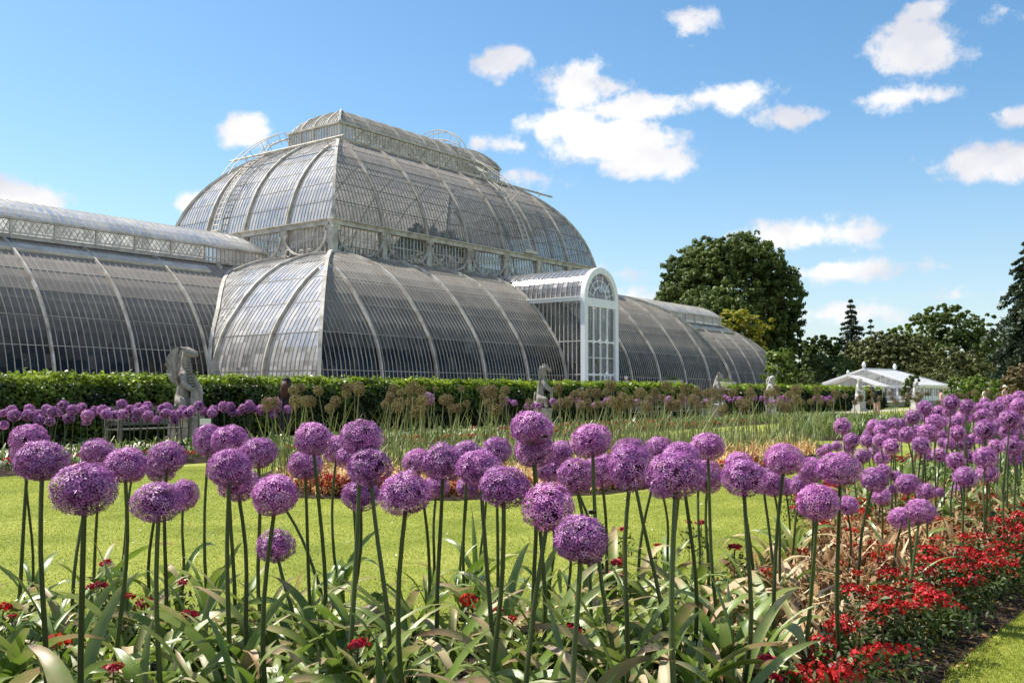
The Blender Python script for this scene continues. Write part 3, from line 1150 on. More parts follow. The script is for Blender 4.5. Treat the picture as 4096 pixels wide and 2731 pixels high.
    tier_side(root, 3, LA, LB, DOME, er, 14, M['glass_dome'], ribw=0.085, barw=0.03, barmat='bar_grey', barh=.026, lift=.008)
    hips(root, LA, LB, DOME, ((-1, -1), (1, -1), (-1, 1), (1, 1)), 0.15, 0.17)
    # --- lantern
    for k in range(4):
        xf, outw, half = side_xf(k, LA, LB)
        nb = 12 if k in (0, 2) else 4
        bw = 2 * half / nb
        for i in range(nb):
            t0 = -half + i * bw
            g = MB()
            g.add([xf(t0, 0, 17.25), xf(t0 + bw, 0, 17.25), xf(t0 + bw, 0, 18.12), xf(t0, 0, 18.12)], [(0, 1, 2, 3)], 0,
                  [[(i * 3, 0), (i * 3 + 2, 0), (i * 3 + 2, 1), (i * 3, 1)]])
            mt = M['glass_end'] if (k in (1, 3) or i in (0, nb - 1)) else M['glass_dome']
            pane = g.build('lantern_glass', mt, root, False, True)
            gb = MB()
            for q in range(1, 5):
                t = t0 + bw * q / 5
                gb.strip([xf(t, 0.02, 17.25), xf(t, 0.02, 18.12)], outw, 0.03, 0.03)
            if k in (0, 2) and 0 < i < nb - 1:
                # crossed lattice braces and the light strip of the open vent
                for q in range(7):
                    a0 = t0 + bw * q / 7
                    gb.strip([xf(a0, 0.05, 17.5), xf(min(a0 + bw * .45, t0 + bw), 0.05, 18.05)], outw, 0.025, 0.02)
                    gb.strip([xf(a0, 0.06, 18.05), xf(min(a0 + bw * .45, t0 + bw), 0.06, 17.5)], outw, 0.025, 0.02)
                gb.strip([xf(t0, 0.05, 17.48), xf(t0 + bw, 0.05, 17.48)], Vector((0, 0, 1)), 0.05, 0.05)
            gb.strip([xf(t0, 0.03, 17.22), xf(t0, 0.03, 18.15)], outw, 0.09, 0.08)
            gb.build('glazing_grid', M['bar'], pane)
        m = MB()
        m.strip([xf(-half - .1, 0.07, 18.17), xf(half + .1, 0.07, 18.17)], Vector((0, 0, 1)), 0.2 + 0.01 * (k % 2), 0.12 + 0.01 * (k % 2))
        m.build('gutter', M['iron'], root)
        m = MB()
        m.strip([xf(-half - .1, 0.05, 17.2), xf(half + .1, 0.05, 17.2)], Vector((0, 0, 1)), 0.2 + 0.01 * (k % 2), 0.1 + 0.01 * (k % 2))
        m.build('sill', M['iron'], root)
    RA = LA - 2.35
    lr = [-LA + i * 16.2 / 12 for i in range(13)]
    for k in (0, 2):
        tier_side(root, k, RA, 0.04, LROOF, lr, 8, M['glass_end'], ribw=0.07, ribh=0.12, purl=4, rows=.5)
    for k in (1, 3):
        tier_side(root, k, RA, 0.04, LROOF, [-2.39, -1.2, 0, 1.2, 2.39], 6, M['glass_end'], ribw=0.07, ribh=0.12, purl=3, rows=.5)
    hips(root, RA, 0.04, LROOF, ((-1, -1), (1, -1)), 0.12, 0.14)
    m = MB(); m.strip([(-RA, 0, 19.66), (RA, 0, 19.66)], Vector((0, 0, 1)), 0.14, 0.08); m.build('ridge', M['iron'], root)
    # --- wings
    for sx in (-1, 1):
        def wlim(o, z): return CA + prof_at(AISLE, min(z, 8.8))
        wr = [sx * (CA + AO + BW * (i - 2)) for i in range(11)] + [sx * (WEND + 5.23)]
        wr = sorted(wr)
        if sx < 0:
            lo = lambda o, z: -(WEND + o); hi = lambda o, z: -wlim(o, z)
        else:
            lo = lambda o, z: wlim(o, z); hi = lambda o, z: WEND + o
        tier_side(root, 0, WEND, 2.39, WING, wr, 12, M['glass_low'], lo=lo, hi=hi, barw=0.032)
        # back face: mirrored in t
        tier_side(root, 2, WEND, 2.39, WING, sorted([-x for x in wr]), 12, M['glass_low'], lo=lambda o, z, f=hi: -f(o, z), hi=lambda o, z, f=lo: -f(o, z), bars=False)
        ke = 1 if sx < 0 else 3
        tier_side(root, ke, WEND, 2.39, WING, [-7.62, -3.81, 0, 3.81, 7.62], 12, M['glass_low'], bars=False)
        hips(root, WEND, 2.39, WING, ((sx, -1), (sx, 1)))
        # raised flashing boards high on the slope
        m = MB()
        xa, xb = sx * (CA + 4.9), sx * WEND
        for (x0, x1) in ((xa, xb),):
            m.strip([(x0, -(2.39 + 0.92), 7.88), (x1, -(2.39 + 0.92), 7.88)], Vector((0, -0.5, 0.86)), 0.5, 0.05)
            m.strip([(x0, -(2.39 + 1.2), 7.66), (x1, -(2.39 + 1.2), 7.66)], Vector((0, -0.5, 0.86)), 0.05, 0.16)
        m.build('vent_flap', M['bar'], root)
        # clerestory of the wing and its barrel roof
        L0, L1 = CA + 0.3, WEND
        nb = 16
        bw = (L1 - L0) / nb
        for sy in (-1, 1):
            for i in range(nb):
                x0 = sx * (L0 + i * bw); x1 = sx * (L0 + (i + 1) * bw)
                y = sy * 2.39
                g = MB()
                g.add([(x0, y, 8.4), (x1, y, 8.4), (x1, y, 9.2), (x0, y, 9.2)], [(0, 1, 2, 3)], 0, [[(i * 5, 0), (i * 5 + 3, 0), (i * 5 + 3, 1), (i * 5, 1)]])
                near_end = i < 2
                pane = g.build('clerestory_glass', M['glass_end'] if (near_end or sx > 0) else M['glass_clear'], root, False, True)
                gb = MB()
                for q in range(8):
                    f0, f1 = q / 8, min((q + 1.6) / 8, 1)
                    if near_end:
                        gb.strip([(x0 + (x1 - x0) * f0, y + sy * .03, 8.4), (x0 + (x1 - x0) * f0, y + sy * .03, 9.2)], Vector((0, sy, 0)), 0.035, 0.03)
                    else:
                        gb.strip([(x0 + (x1 - x0) * f0, y + sy * .03, 8.62), (x0 + (x1 - x0) * f1, y + sy * .03, 9.15)], Vector((0, sy, 0)), 0.028, 0.02)
                        gb.strip([(x0 + (x1 - x0) * f0, y + sy * .04, 9.15), (x0 + (x1 - x0) * f1, y + sy * .04, 8.62)], Vector((0, sy, 0)), 0.028, 0.02)
                gb.strip([(x0, y + sy * .04, 8.62), (x1, y + sy * .04, 8.62)], Vector((0, 0, 1)), 0.05, 0.06)
                gb.strip([(x0, y + sy * .04, 8.38), (x0, y + sy * .04, 9.22)], Vector((0, sy, 0)), 0.11, 0.1)
                gb.build('glazing_grid', M['bar'], pane)
            m = MB(); m.strip([(sx * (L0 - .05), sy * 2.47, 9.24), (sx * (L1 + .05), sy * 2.47, 9.24)], Vector((0, 0, 1)), 0.2, 0.11); m.build('gutter', M['iron'], root)
            m = MB(); m.strip([(sx * (L0 - .05), sy * 2.5, 8.36), (sx * (L1 + .05), sy * 2.5, 8.36)], Vector((0, 0, 1)), 0.26, 0.12); m.build('sill', M['iron'], root)
        for xe in (L0, L1):
            g = MB(); g.add([(sx * xe, -2.39, 8.4), (sx * xe, 2.39, 8.4), (sx * xe, 2.39, 9.2), (sx * xe, -2.39, 9.2)], [(0, 1, 2, 3)], 0, [[(0, 0), (6, 0), (6, 1), (0, 1)]])
            g.build('clerestory_glass', M['glass_end'], root, False, True)
        mid = sx * (L0 + L1) / 2; hl = (L1 - L0) / 2 - 2.35
        sub = empty('barrel_roof'); sub.parent = root; sub.location = (mid, 0, 0)
        rr = [-(hl + 2.35) + i * (2 * (hl + 2.35)) / 24 for i in range(25)]
        rf, rg = MB(), MB()
        for k in range(4):
            xf, outw, half = side_xf(k, hl, 0.04)
            S = arclen(WROOF)
            for i in range(len(WROOF) - 1):
                o0, zz0 = WROOF[i]; o1, zz1 = WROOF[i + 1]
                rf.add([xf(-half - o0, o0, zz0), xf(half + o0, o0, zz0), xf(half + o1, o1, zz1), xf(-half - o1, o1, zz1)], [(0, 3, 2, 1)], 0,
                       [[(-half / .5, S[i] / .6), (-half / .5, S[i + 1] / .6), (half / .5, S[i + 1] / .6), (half / .5, S[i] / .6)]])
            step = 0.42 if k in (0, 2) else 0.5
            t = -half - 2.3
            NR = normals2(WROOF)
            while t < half + 2.3:
                pts = [xf(t, o, z + .02) for (o, z) in WROOF if abs(t) <= half + o + 1e-3]
                if len(pts) > 1: rg.strip(pts, outw + Vector((0, 0, 1)), 0.035, 0.05)
                t += step
        g1 = rf.build('barrel_glass', M['glass_end'] if sx < 0 else M['glass_end'], sub, True, True)
        rg.build('glazing_grid', M['bar'], sub)
    build_porch(root)
    build_ladders(root)
    # low plinth wall
    m = MB()
    for (c, d) in (((0, -(CB + AO + .12), TZ + .2), (2 * (CA + AO) + .5, .3, .4)), ((-(CA + AO + .12), -(11.45), TZ + .2), (.3, 7.9, .4)),
                   ((-37, -7.74, TZ + .2), (31, .3, .4)), ((37, -7.74, TZ + .2), (31, .3, .4))):
        m.box(c, d)
    m.build('plinth', M['iron'], root)
    # interior: dark planting soil
    m = MB()
    m.box((0, 0, TZ + .03), (2 * (CA + AO) - .6, 2 * (CB + AO) - .6, .05))
    m.box((-36.5, 0, TZ + .02), (30, 14.6, .05)); m.box((36.5, 0, TZ + .02), (30, 14.6, .05))
    m.build('planting_floor', M['soil'], root)


def build_porch(root):
    P0, P1 = CB + AO - 7.2, CB + AO + 1.16       # depth range of the barrel, front plane
    hw, sp = 1.9, 6.85
    y = -P1
    fr = MB()
    jw, dp = 0.36, 0.3
    fr.box((-hw + jw / 2, y, (TZ + sp) / 2), (jw, dp, sp - TZ)); fr.box((hw - jw / 2, y, (TZ + sp) / 2), (jw, dp, sp - TZ))
    n = 28
    vs, fs = [], []
    for i in range(n + 1):
        a = PI * i / n
        for rr in (hw, hw - 0.36):
            for yy in (y - dp / 2, y + dp / 2):
                vs.append((rr * math.cos(a), yy, sp + rr * math.sin(a)))
    for i in range(n):
        b, c = i * 4, i * 4 + 4
        fs += [(b, b + 1, c + 1, c), (b + 2, c + 2, c + 3, b + 3), (b, c, c + 2, b + 2), (b + 1, b + 3, c + 3, c + 1)]
    fr.add(vs, fs)
    fr.box((0, y, 6.6), (2 * (hw - jw), dp - .02, 0.5))
    f = fr.build('porch_frame', M['porchpaint'], root)
    # glazing grid with rounded corners
    gr = MB()
    x0, x1 = -hw + jw, hw - jw
    zrows = [TZ, 2.35, 4.3, 6.35]
    for i in range(1, 4):
        x = x0 + (x1 - x0) * i / 4
        gr.box((x, y, (TZ + 6.35) / 2), (0.085, 0.12, 6.35 - TZ))
    for z in zrows[1:3]:
        gr.box((0, y, z), (x1 - x0, 0.13, 0.1))
    gr.box((0, y, 3.35), (x1 - x0, 0.05, 0.04))
    cw = (x1 - x0) / 4
    for i in range(4):
        xa, xb = x0 + cw * i, x0 + cw * (i + 1)
        for r in range(3):
            za, zb = zrows[r], zrows[r + 1]
            for (cx, cz, sx, sz) in ((xa, za, 1, 1), (xb, za, -1, 1), (xa, zb, 1, -1), (xb, zb, -1, -1)):
                if r == 0 and sz == 1: continue
                rr = 0.2
                arc = [(cx + sx * (rr + 0.03 - rr * math.sin(q)), cz + sz * (rr + 0.03 - rr * math.cos(q))) for q in np.linspace(0, PI / 2, 5)]
                v = [(cx + sx * .02, y - .05, cz + sz * .02)] + [(a, y - .05, b) for a, b in arc] + [(cx + sx * .02, y + .05, cz + sz * .02)] + [(a, y + .05, b) for a, b in arc]
                fc = [(0, q, q + 1) for q in range(1, 5)] + [(6, 6 + q + 1, 6 + q) for q in range(1, 5)] + [(q, 6 + q, 7 + q, q + 1) for q in range(1, 5)]
                gr.add(v, fc)
    # fanlight
    for rr in (0.72,):
        gr.tube([(rr * math.cos(a), y, sp + rr * math.sin(a)) for a in np.linspace(0, PI, 16)], 0.04, 6)
    for a in np.linspace(0.25, PI - 0.25, 6):
        gr.tube([(0.72 * math.cos(a), y, sp + .72 * math.sin(a)), (1.5 * math.cos(a), y, sp + 1.5 * math.sin(a))], 0.03, 6)
    gr.tube([(1.12 * math.cos(a), y, sp + 1.12 * math.sin(a)) for a in np.linspace(0, PI, 20)], 0.025, 6)
    gr.build('glazing_grid', M['porchpaint'], f)
    g = MB()
    pts = [(x0, y + .02, TZ), (x1, y + .02, TZ), (x1, y + .02, sp)] + [(1.5 * math.cos(a), y + .02, sp + 1.5 * math.sin(a)) for a in np.linspace(0.05, PI - .05, 18)] + [(x0, y + .02, sp)]
    g.add(pts, [tuple(range(len(pts)))], 0, [[(p[0] * 1.3, p[2]) for p in pts]])
    g.build('front_glass', M['glass_clear'], f, False, True)
    d = MB()
    d.box((0.36, y - .1, TZ + .95), (0.1, .08, 1.9)); d.box((0.98, y - .1, TZ + .95), (0.1, .08, 1.9)); d.box((0.67, y - .1, TZ + 1.85), (0.6, .08, .12))
    d.box((0.67, y - .1, TZ + .25), (0.6, .08, .3))
    d.build('door', M['porchpaint'], f)
    # barrel roof, side walls, gutters
    b, bg = MB(), MB()
    n = 16
    ys = np.linspace(-P0, y + dp / 2, 24)
    for j in range(len(ys) - 1):
        for i in range(n):
            a0, a1 = PI * i / n, PI * (i + 1) / n
            r = hw - .06
            zc = min(sp + r * min(math.sin(a0), math.sin(a1)), 8.8)
            if -ys[j] < CB + prof_at(AISLE, zc) - .35: continue
            b.add([(r * math.cos(a0), ys[j], sp + r * math.sin(a0)), (r * math.cos(a1), ys[j], sp + r * math.sin(a1)),
                   (r * math.cos(a1), ys[j + 1], sp + r * math.sin(a1)), (r * math.cos(a0), ys[j + 1], sp + r * math.sin(a0))], [(0, 1, 2, 3)], 0,
                  [[(j, i * .6), (j, i * .6 + .6), (j + 1, i * .6 + .6), (j + 1, i * .6)]])
    for yy in ys:
        arc = [((hw - .03) * math.cos(a), yy, sp + (hw - .03) * math.sin(a)) for a in np.linspace(0, PI, 33)]
        arc = [q for q in arc if -yy > CB + prof_at(AISLE, min(q[2], 8.8)) - .35]
        if len(arc) > 2: bg.tube(arc, 0.022, 4)
    v = b.build('porch_vault', M['glass_new'], root, True, True)
    bg.build('glazing_grid', M['bar'], v)
    for s in (-1, 1):
        g, gg = MB(), MB()
        ye = y + dp / 2
        prof = [(p[0], p[1]) for p in AISLE if p[1] <= 6.9]
        pts = [(s * (hw - .06), -(CB + o), z) for o, z in prof]
        top = -(CB + prof_at(AISLE, sp))
        poly = [(s * (hw - .06), ye, TZ), (s * (hw - .06), ye, sp), (s * (hw - .06), top, sp)] + pts
        g.add(poly, [tuple(range(len(poly)))], 0, [[(p[1] * 2, p[2]) for p in poly]])
        w = g.build('side_glass', M['glass_clear'], root, False, True)
        yy = ye + .28
        while yy < -(CB + 2.0):
            if yy > top: break
            off = -yy - CB
            # bottom of this bar where it meets the curved aisle glass
            zb = TZ if off > 7.6 else float(np.interp(off, [p[0] for p in AISLE], [p[1] for p in AISLE]))
            if zb < sp - .1:
                gg.strip([(s * (hw - .02), yy, zb), (s * (hw - .02), yy, sp)], Vector((s, 0, 0)), 0.045, 0.05)
            yy += 0.3
        for z in (2.35, 4.3):
            o = prof_at(AISLE, z)
            gg.strip([(s * (hw - .02), ye, z), (s * (hw - .02), -(CB + o), z)], Vector((s, 0, 0)), 0.06, 0.05)
        gg.build('glazing_grid', M['bar'], w)
        m = MB()
        m.strip([(s * (hw + .04), ye, sp - .1), (s * (hw + .04), -(CB + prof_at(AISLE, sp)) , sp - .1)], Vector((0, 0, 1)), 0.2, 0.2)
        m.strip([(s * (hw + .1), ye, sp + .03), (s * (hw + .1), -(CB + prof_at(AISLE, sp)), sp + .03)], Vector((0, 0, 1)), 0.26, 0.06)
        m.build('gutter', M['porchpaint'], root)


def build_ladders(root):
    """maintenance ladders riding on rails over the dome, and the gutter rails they run on"""
    S = DOME
    NR = normals2(S)

    def ladder(k, t0, wid, lift0):
        xf, outw, half = side_xf(k, 8.1, 2.39)
        m = MB()
        ends = []
        for dt in (-wid / 2, wid / 2):
            pts = []
            for i, (o, z) in enumerate(S):
                no, nz = NR[i]
                lf = lift0 + (0.35 if i < 3 else 0)
                pts.append(xf(t0 + dt, o + no * lf, z + nz * lf))
            pts.insert(0, xf(t0 + dt, -0.3, 17.95))
            m.tube(pts, 0.045, 6)
            ends.append(pts)
            rail = []
            for i, (o, z) in enumerate(S[:8]):
                no, nz = NR[i]
                rail.append(xf(t0 + dt, o + no * (lift0 + .8), z + nz * (lift0 + .8)))
            m.tube(rail, 0.03, 5)
            for i in range(0, 8, 2):
                no, nz = NR[i]
                m.tube([xf(t0 + dt, S[i][0] + no * lift0, S[i][1] + nz * lift0), rail[i]], 0.025, 5)
        for i in range(len(ends[0]) - 1):
            for f in (0.0, 0.5):
                a = Vector(ends[0][i]).lerp(Vector(ends[0][i + 1]), f); b = Vector(ends[1][i]).lerp(Vector(ends[1][i + 1]), f)
                m.tube([a, b], 0.03, 5)
        foot = xf(t0, 5.25 + .35, 10.95)
        m.box(foot, (1.3 if k == 0 else .35, .35 if k == 0 else 1.3, .22))
        m.build('ladder', M['bar'], root)
    ladder(0, 4.4, 0.62, 0.3)
    ladder(1, -2.6, 0.62, 0.3)
    # arched ladder over the lantern
    m = MB()
    for dx in (-.3, .3):
        m.tube([(3.6 + dx, -2.75 * math.cos(a), 18.3 + 2.2 * math.sin(a)) for a in np.linspace(0.1, PI - .1, 18)], 0.04, 6)
        m.tube([(3.6 + dx, -2.6 * math.cos(a), 18.2 + 1.62 * math.sin(a)) for a in np.linspace(0.1, PI - .1, 18)], 0.035, 6)
        for a in np.linspace(.25, PI - .25, 7):
            m.tube([(3.6 + dx, -2.75 * math.cos(a), 18.3 + 2.2 * math.sin(a)), (3.6 + dx, -2.6 * math.cos(a), 18.2 + 1.62 * math.sin(a))], 0.025, 5)
    for a in np.linspace(.2, PI - .2, 11):
        m.tube([(3.3, -2.6 * math.cos(a), 18.2 + 1.62 * math.sin(a)), (3.9, -2.6 * math.cos(a), 18.2 + 1.62 * math.sin(a))], 0.025, 5)
    m.build('arched_ladder', M['bar'], root)
    # rails standing off the glass just below the lantern
    for k in (0, 1):
        xf, outw, half = side_xf(k, 8.1, 2.39)
        o, z = 2.35, 15.98
        m = MB()
        m.tube([xf(-half - o - .25, o + .3, z + .28), xf(half + o + .9, o + .3, z + .28)], 0.07, 6)
        t = -half - o + 1.2
        while t < half + o:
            m.tube([xf(t, o, z - .05), xf(t, o + .3, z + .28)], 0.035, 5)
            t += BW / 1.0
        m.build('gutter_rail', M['iron'], root)


build_glasshouse()

# ------------------------------------------------------------------ alliums
def flower_head(name, n, pl, pw, seed, core=0.66, pedicels=True):
    """ball of star florets, unit radius; each floret six narrow petals"""
    g = np.random.default_rng(seed)
    d = fib(n, g, 0.35 / math.sqrt(n) * 1.2)
    lump = sum(a * np.sin(d @ k + p) for a, k, p in ((.035, g.normal(0, 2.2, 3), 1.), (.03, g.normal(0, 4.5, 3), 2.), (.02, g.normal(0, 8, 3), 0.)))
    holes = np.sin(d @ g.normal(0, 5, 3) + 1) + np.sin(d @ g.normal(0, 5, 3)) > 1.55
    keep = ~(holes & (g.uniform(0, 1, n) < .75))
    d, lump = d[keep], lump[keep]; n = len(d)
    rad = (g.normal(0.93, 0.035, n) + lump).reshape(-1, 1)
    c = d * rad
    nrm = unit(d + g.normal(size=d.shape) * 0.22)
    a = unit(np.cross(nrm, g.normal(size=d.shape)))
    b = np.cross(nrm, a)
    rnd = np.clip(g.normal(0.5, 0.22, n), 0, 1)
    parts = []
    sc = g.uniform(0.8, 1.15, n).reshape(-1, 1)
    for k in range(6):
        q = k * PI / 3 + g.uniform(-.12, .12, n).reshape(-1, 1)
        t = a * np.cos(q) + b * np.sin(q)
        w = -a * np.sin(q) + b * np.cos(q)
        rise = g.uniform(-0.15, 0.45, n).reshape(-1, 1)
        L = pl * sc
        v0 = c
        v1 = c + t * L * .5 + w * pw + nrm * L * rise * .6
        v2 = c + t * L + nrm * L * rise * .7
        v3 = c + t * L * .5 - w * pw + nrm * L * rise * .6
        V = np.stack([v0, v1, v2, v3], 1).reshape(-1, 3)
        parts.append((V, np.arange(4 * n).reshape(-1, 4), np.clip(rnd + g.normal(0, .1, n), 0, 1), 0))
    # dark button in the middle of each floret
    V, Q = cards(c + nrm * .012, nrm, np.full(n, pl * .34), np.full(n, pl * .34), g, 0)
    parts.append((V, Q, np.zeros(n), 1))
    if pedicels:
        s = d * 0.25
        w = unit(np.cross(d, g.normal(size=d.shape))) * .008
        V = np.stack([s - w, s + w, c + w, c - w], 1).reshape(-1, 3)
        parts.append((V, np.arange(4 * n).reshape(-1, 4), np.zeros(n), 1))
    mb = MB(); mb.sphere((0, 0, 0), core, 0, 14, 9)
    V = np.array(mb.v); Q = np.array(mb.f)
    parts.append((V, Q, np.zeros(len(Q)), 1))
    V, Q, Rr, MI = merge(parts)
    V = V * np.array([1, 1, 0.96])
    low = V[:, 2] < -0.5
    V[low, 2] = -0.5 + (V[low, 2] + 0.5) * 0.86
    return np_mesh(name, V, Q, None, Rr, 4, mats=[M['petal'], M['core']], mi=MI)


def seed_head(name, n, seed):
    g = np.random.default_rng(seed)
    d = fib(n, g, 0.12)
    r = g.normal(0.92, 0.06, n).reshape(-1, 1)
    c = d * r
    w = unit(np.cross(d, g.normal(size=d.shape)))
    w2 = np.cross(d, w)
    parts = []
    for q in (w, w2):
        s = d * 0.1
        V = np.stack([s - q * .012, s + q * .012, c + q * .016, c - q * .016], 1).reshape(-1, 3)
        parts.append((V, np.arange(4 * n).reshape(-1, 4), g.uniform(.1, .6, n), 0))
    # little three-lobed capsules and withered petals
    for q in range(3):
        ax = w * math.cos(q * 2.1) + w2 * math.sin(q * 2.1)
        p = c + ax * .03
        V, Q = cards(p, unit(d + ax), np.full(n, .15), np.full(n, .12), g, .4)
        parts.append((V, Q, g.uniform(.3, 1, n), 0))
    V, Q, Rr, MI = merge(parts)
    return np_mesh(name, V, Q, None, Rr, 4, mats=[M['seed']], mi=MI)


HEAD_NEAR = [flower_head('flower_head', n, .205, .030, 100 + i, .62) for i, n in enumerate((300, 330, 280, 350, 310, 260))]
HEAD_MID = [flower_head('flower_head', n, .19, .034, 200 + i, .7, False) for i, n in enumerate((230, 250, 210))]
HEAD_FAR = [flower_head('flower_head', n, .24, .045, 300 + i, .78, False) for i, n in enumerate((110, 120))]
SEED = [seed_head('seed_head', n, 400 + i) for i, n in enumerate((150, 170, 130, 185))]


def stem_mesh(name, mat, bend, n=7, r0=1.15, r1=0.8, seg=8):
    mb = MB()
    g = random.Random(int(bend * 1000) + n)
    pts, rr = [], []
    for i in range(seg + 1):
        f = i / seg
        s = math.sin(PI * f) * bend
        pts.append((s * 1.0, s * .4 * math.sin(f * 5), f)); rr.append(r0 + (r1 - r0) * f)
    # radius is scaled separately: x,y of the section are in units of stem radius
    vs, fs = [], []
    for i, p in enumerate(pts):
        for k in range(n):
            q = 2 * PI * k / n
            vs.append((p[0] * 10 + rr[i] * math.cos(q), p[1] * 10 + rr[i] * math.sin(q), p[2]))
    for i in range(seg):
        for k in range(n):
            k2 = (k + 1) % n
            fs.append((i * n + k, i * n + k2, i * n + n + k2, i * n + n + k))
    mb.add(vs, fs)
    return mb.mesh(name, [mat], True)


STEMS = [stem_mesh('stem', M['stem'], b) for b in (0.06, .2, -.28, .4, -.46)]
DSTEMS = [stem_mesh('stem', M['dry_stem'], b, 5, 1.1, .7) for b in (0.0, .15, -.2, .3)]


def leaf_mesh(name, mat, L, W, th0, bendang, twist, seed, kink=None, seg=11):
    """arching strap leaf with a channelled section; grows along +x from the origin"""
    g = random.Random(seed)
    th, x, z = th0, 0.0, 0.0
    V, uv, Q = [], [], []
    prev = (0.0, 0.0)
    for i in range(seg + 1):
        f = i / seg
        w = W * (0.55 + 0.45 * math.sin(min(1, f * 2.2) * PI / 2)) * (1 - max(0, (f - .55) / .45) ** 1.7) * (1 if f < 1 else 0) + .0015
        tw = twist * f
        ct, st = math.cos(tw), math.sin(tw)
        fold = 0.32 * w * (1 - .4 * f)
        nx, nz = -math.sin(th), math.cos(th)
        wob = .12 * w * math.sin(f * 17 + seed)
        for s in (-1, 0, 1):
            y = s * w / 2 * ct
            h = (fold if s else 0) + s * w / 2 * st + (wob if s > 0 else 0)
            V.append((x + nx * h, y, z + nz * h)); 
            uv.append((0.5 + s * .5, f))
        dl = L / seg
        x += math.cos(th) * dl; z += math.sin(th) * dl
        th -= bendang / seg * (0.35 + 1.3 * f)
        if kink and abs(f - kink) < .5 / seg:
            th -= 1.1
    luv = []
    for i in range(seg):
        a = i * 3
        for s in (0, 1):
            q = (a + s, a + s + 1, a + s + 4, a + s + 3)
            Q.append(q); luv += [uv[k] for k in q]
    return np_mesh(name, V, Q, mat, None, 4, True, luv)


LEAVES = []
_lr = random.Random(5)
for i in range(34):
    kind = ('leaf_fresh', 'leaf_tipped', 'leaf_grey', 'leaf_fresh', 'leaf_grey', 'leaf_fresh', 'leaf_grey', 'leaf_tipped')[i % 8] if i < 27 else 'leaf_dry'
    LEAVES.append(leaf_mesh('leaf', M[kind], _lr.uniform(.36, .60), _lr.uniform(.026, .058), R(_lr.uniform(60, 89)), R(_lr.uniform(35, 190)), R(_lr.uniform(-75, 75)), i,
                            _lr.choice([None, None, .45, .6]) if kind != 'leaf_fresh' else None))


def add_leaves(root, n, g, lo=0, hi=27, size=1.0, dry=0.12):
    a0 = g.uniform(0, 2 * PI)
    for i in range(n):
        me = LEAVES[g.randrange(27, 34)] if g.random() < dry else LEAVES[g.randrange(lo, hi)]
        o = link('leaf', me, root, (g.uniform(-.02, .02), g.uniform(-.02, .02), 0))
        o.rotation_euler = (0, g.uniform(-.15, .15), a0 + i * 2 * PI / n + g.uniform(-.5, .5))
        s = size * g.uniform(.75, 1.15)
        o.scale = (s, s * g.uniform(.85, 1.15), s)


def plant(name, base, head, rad, hmesh, smesh, sr, hname='flower_head', asp=1.0):
    root = empty(name, base)
    v = Vector(head) - Vector(base)
    o = link('stem', smesh, root)
    L = v.length - rad * (.55 if hname == 'flower_head' else .2)
    o.rotation_mode = 'QUATERNION'
    o.rotation_quaternion = v.to_track_quat('Z', 'X') @ Euler((0, 0, random.uniform(0, 6.28))).to_quaternion()
    o.scale = (sr, sr, L)
    h = link(hname, hmesh, root, v)
    q = v.to_track_quat('Z', 'X')
    h.rotation_mode = 'QUATERNION'
    h.rotation_quaternion = Vector((0, 0, 1)).rotation_difference(v.normalized()).slerp(Vector((0, 0, 1)).rotation_difference(v.normalized()), 1) @ Euler((0, 0, random.uniform(0, 6.28))).to_quaternion()
    h.scale = (rad * random.uniform(.97, 1.04), rad * random.uniform(.97, 1.04), rad * asp * random.uniform(.97, 1.03))
    return root


# heads of the front bed: x, y, width, height in the photo, then a point lower on the stem
NEAR = []


def crop(ox, oy, k, rows):
    for r in rows:
        NEAR.append((ox + r[0] * k, oy + r[1] * k, r[2] * k, r[3] * k, ox + r[4] * k, oy + r[5] * k))


crop(0, 1600, .5, [(235, 315, 300, 260, 165, 1300), (190, 425, 210, 250, 250, 1390), (335, 485, 425, 330, 350, 1570), (675, 705, 500, 440, 655, 1568),
                   (780, 420, 270, 240, 700, 1300), (790, 620, 250, 230, 735, 1430), (1010, 515, 360, 310, 950, 1560), (1335, 455, 310, 270, 1310, 1400),
                   (1285, 545, 250, 230, 1225, 1540), (1060, 560, 220, 200, 1005, 1290), (1265, 810, 420, 340, 1285, 1560), (1470, 755, 240, 290, 1425, 1560),
                   (1670, 320, 250, 280, 1680, 1400), (1840, 320, 300, 240, 1870, 1400), (1835, 540, 370, 310, 1850, 1560), (1905, 660, 350, 320, 1955, 1560),
                   (2065, 420, 310, 270, 2100, 1450), (2200, 755, 400, 350, 2190, 1900), (2205, 1165, 310, 290, 2300, 1568)])
crop(1000, 1600, .5, [(505, 310, 315, 290, 545, 1400), (440, 515, 290, 240, 465, 1370), (200, 720, 240, 220, 330, 1050), (690, 390, 230, 240, 725, 1370), (890, 305, 370, 280, 860, 1170),
                      (830, 450, 270, 240, 795, 1560), (960, 535, 380, 330, 1040, 1560), (890, 760, 320, 280, 840, 1560), (1240, 745, 440, 380, 1275, 1568),
                      (1340, 490, 250, 200, 1415, 1568), (1545, 495, 350, 330, 1535, 1568), (1490, 690, 230, 200, 1485, 1300), (1840, 540, 380, 320, 1920, 1568),
                      (1740, 420, 250, 210, 1725, 1560), (1970, 400, 260, 230, 1975, 1180), (1740, 700, 200, 180, 1700, 1200), (2040, 690, 420, 350, 1955, 1568), (1900, 640, 200, 180, 1835, 1310)])
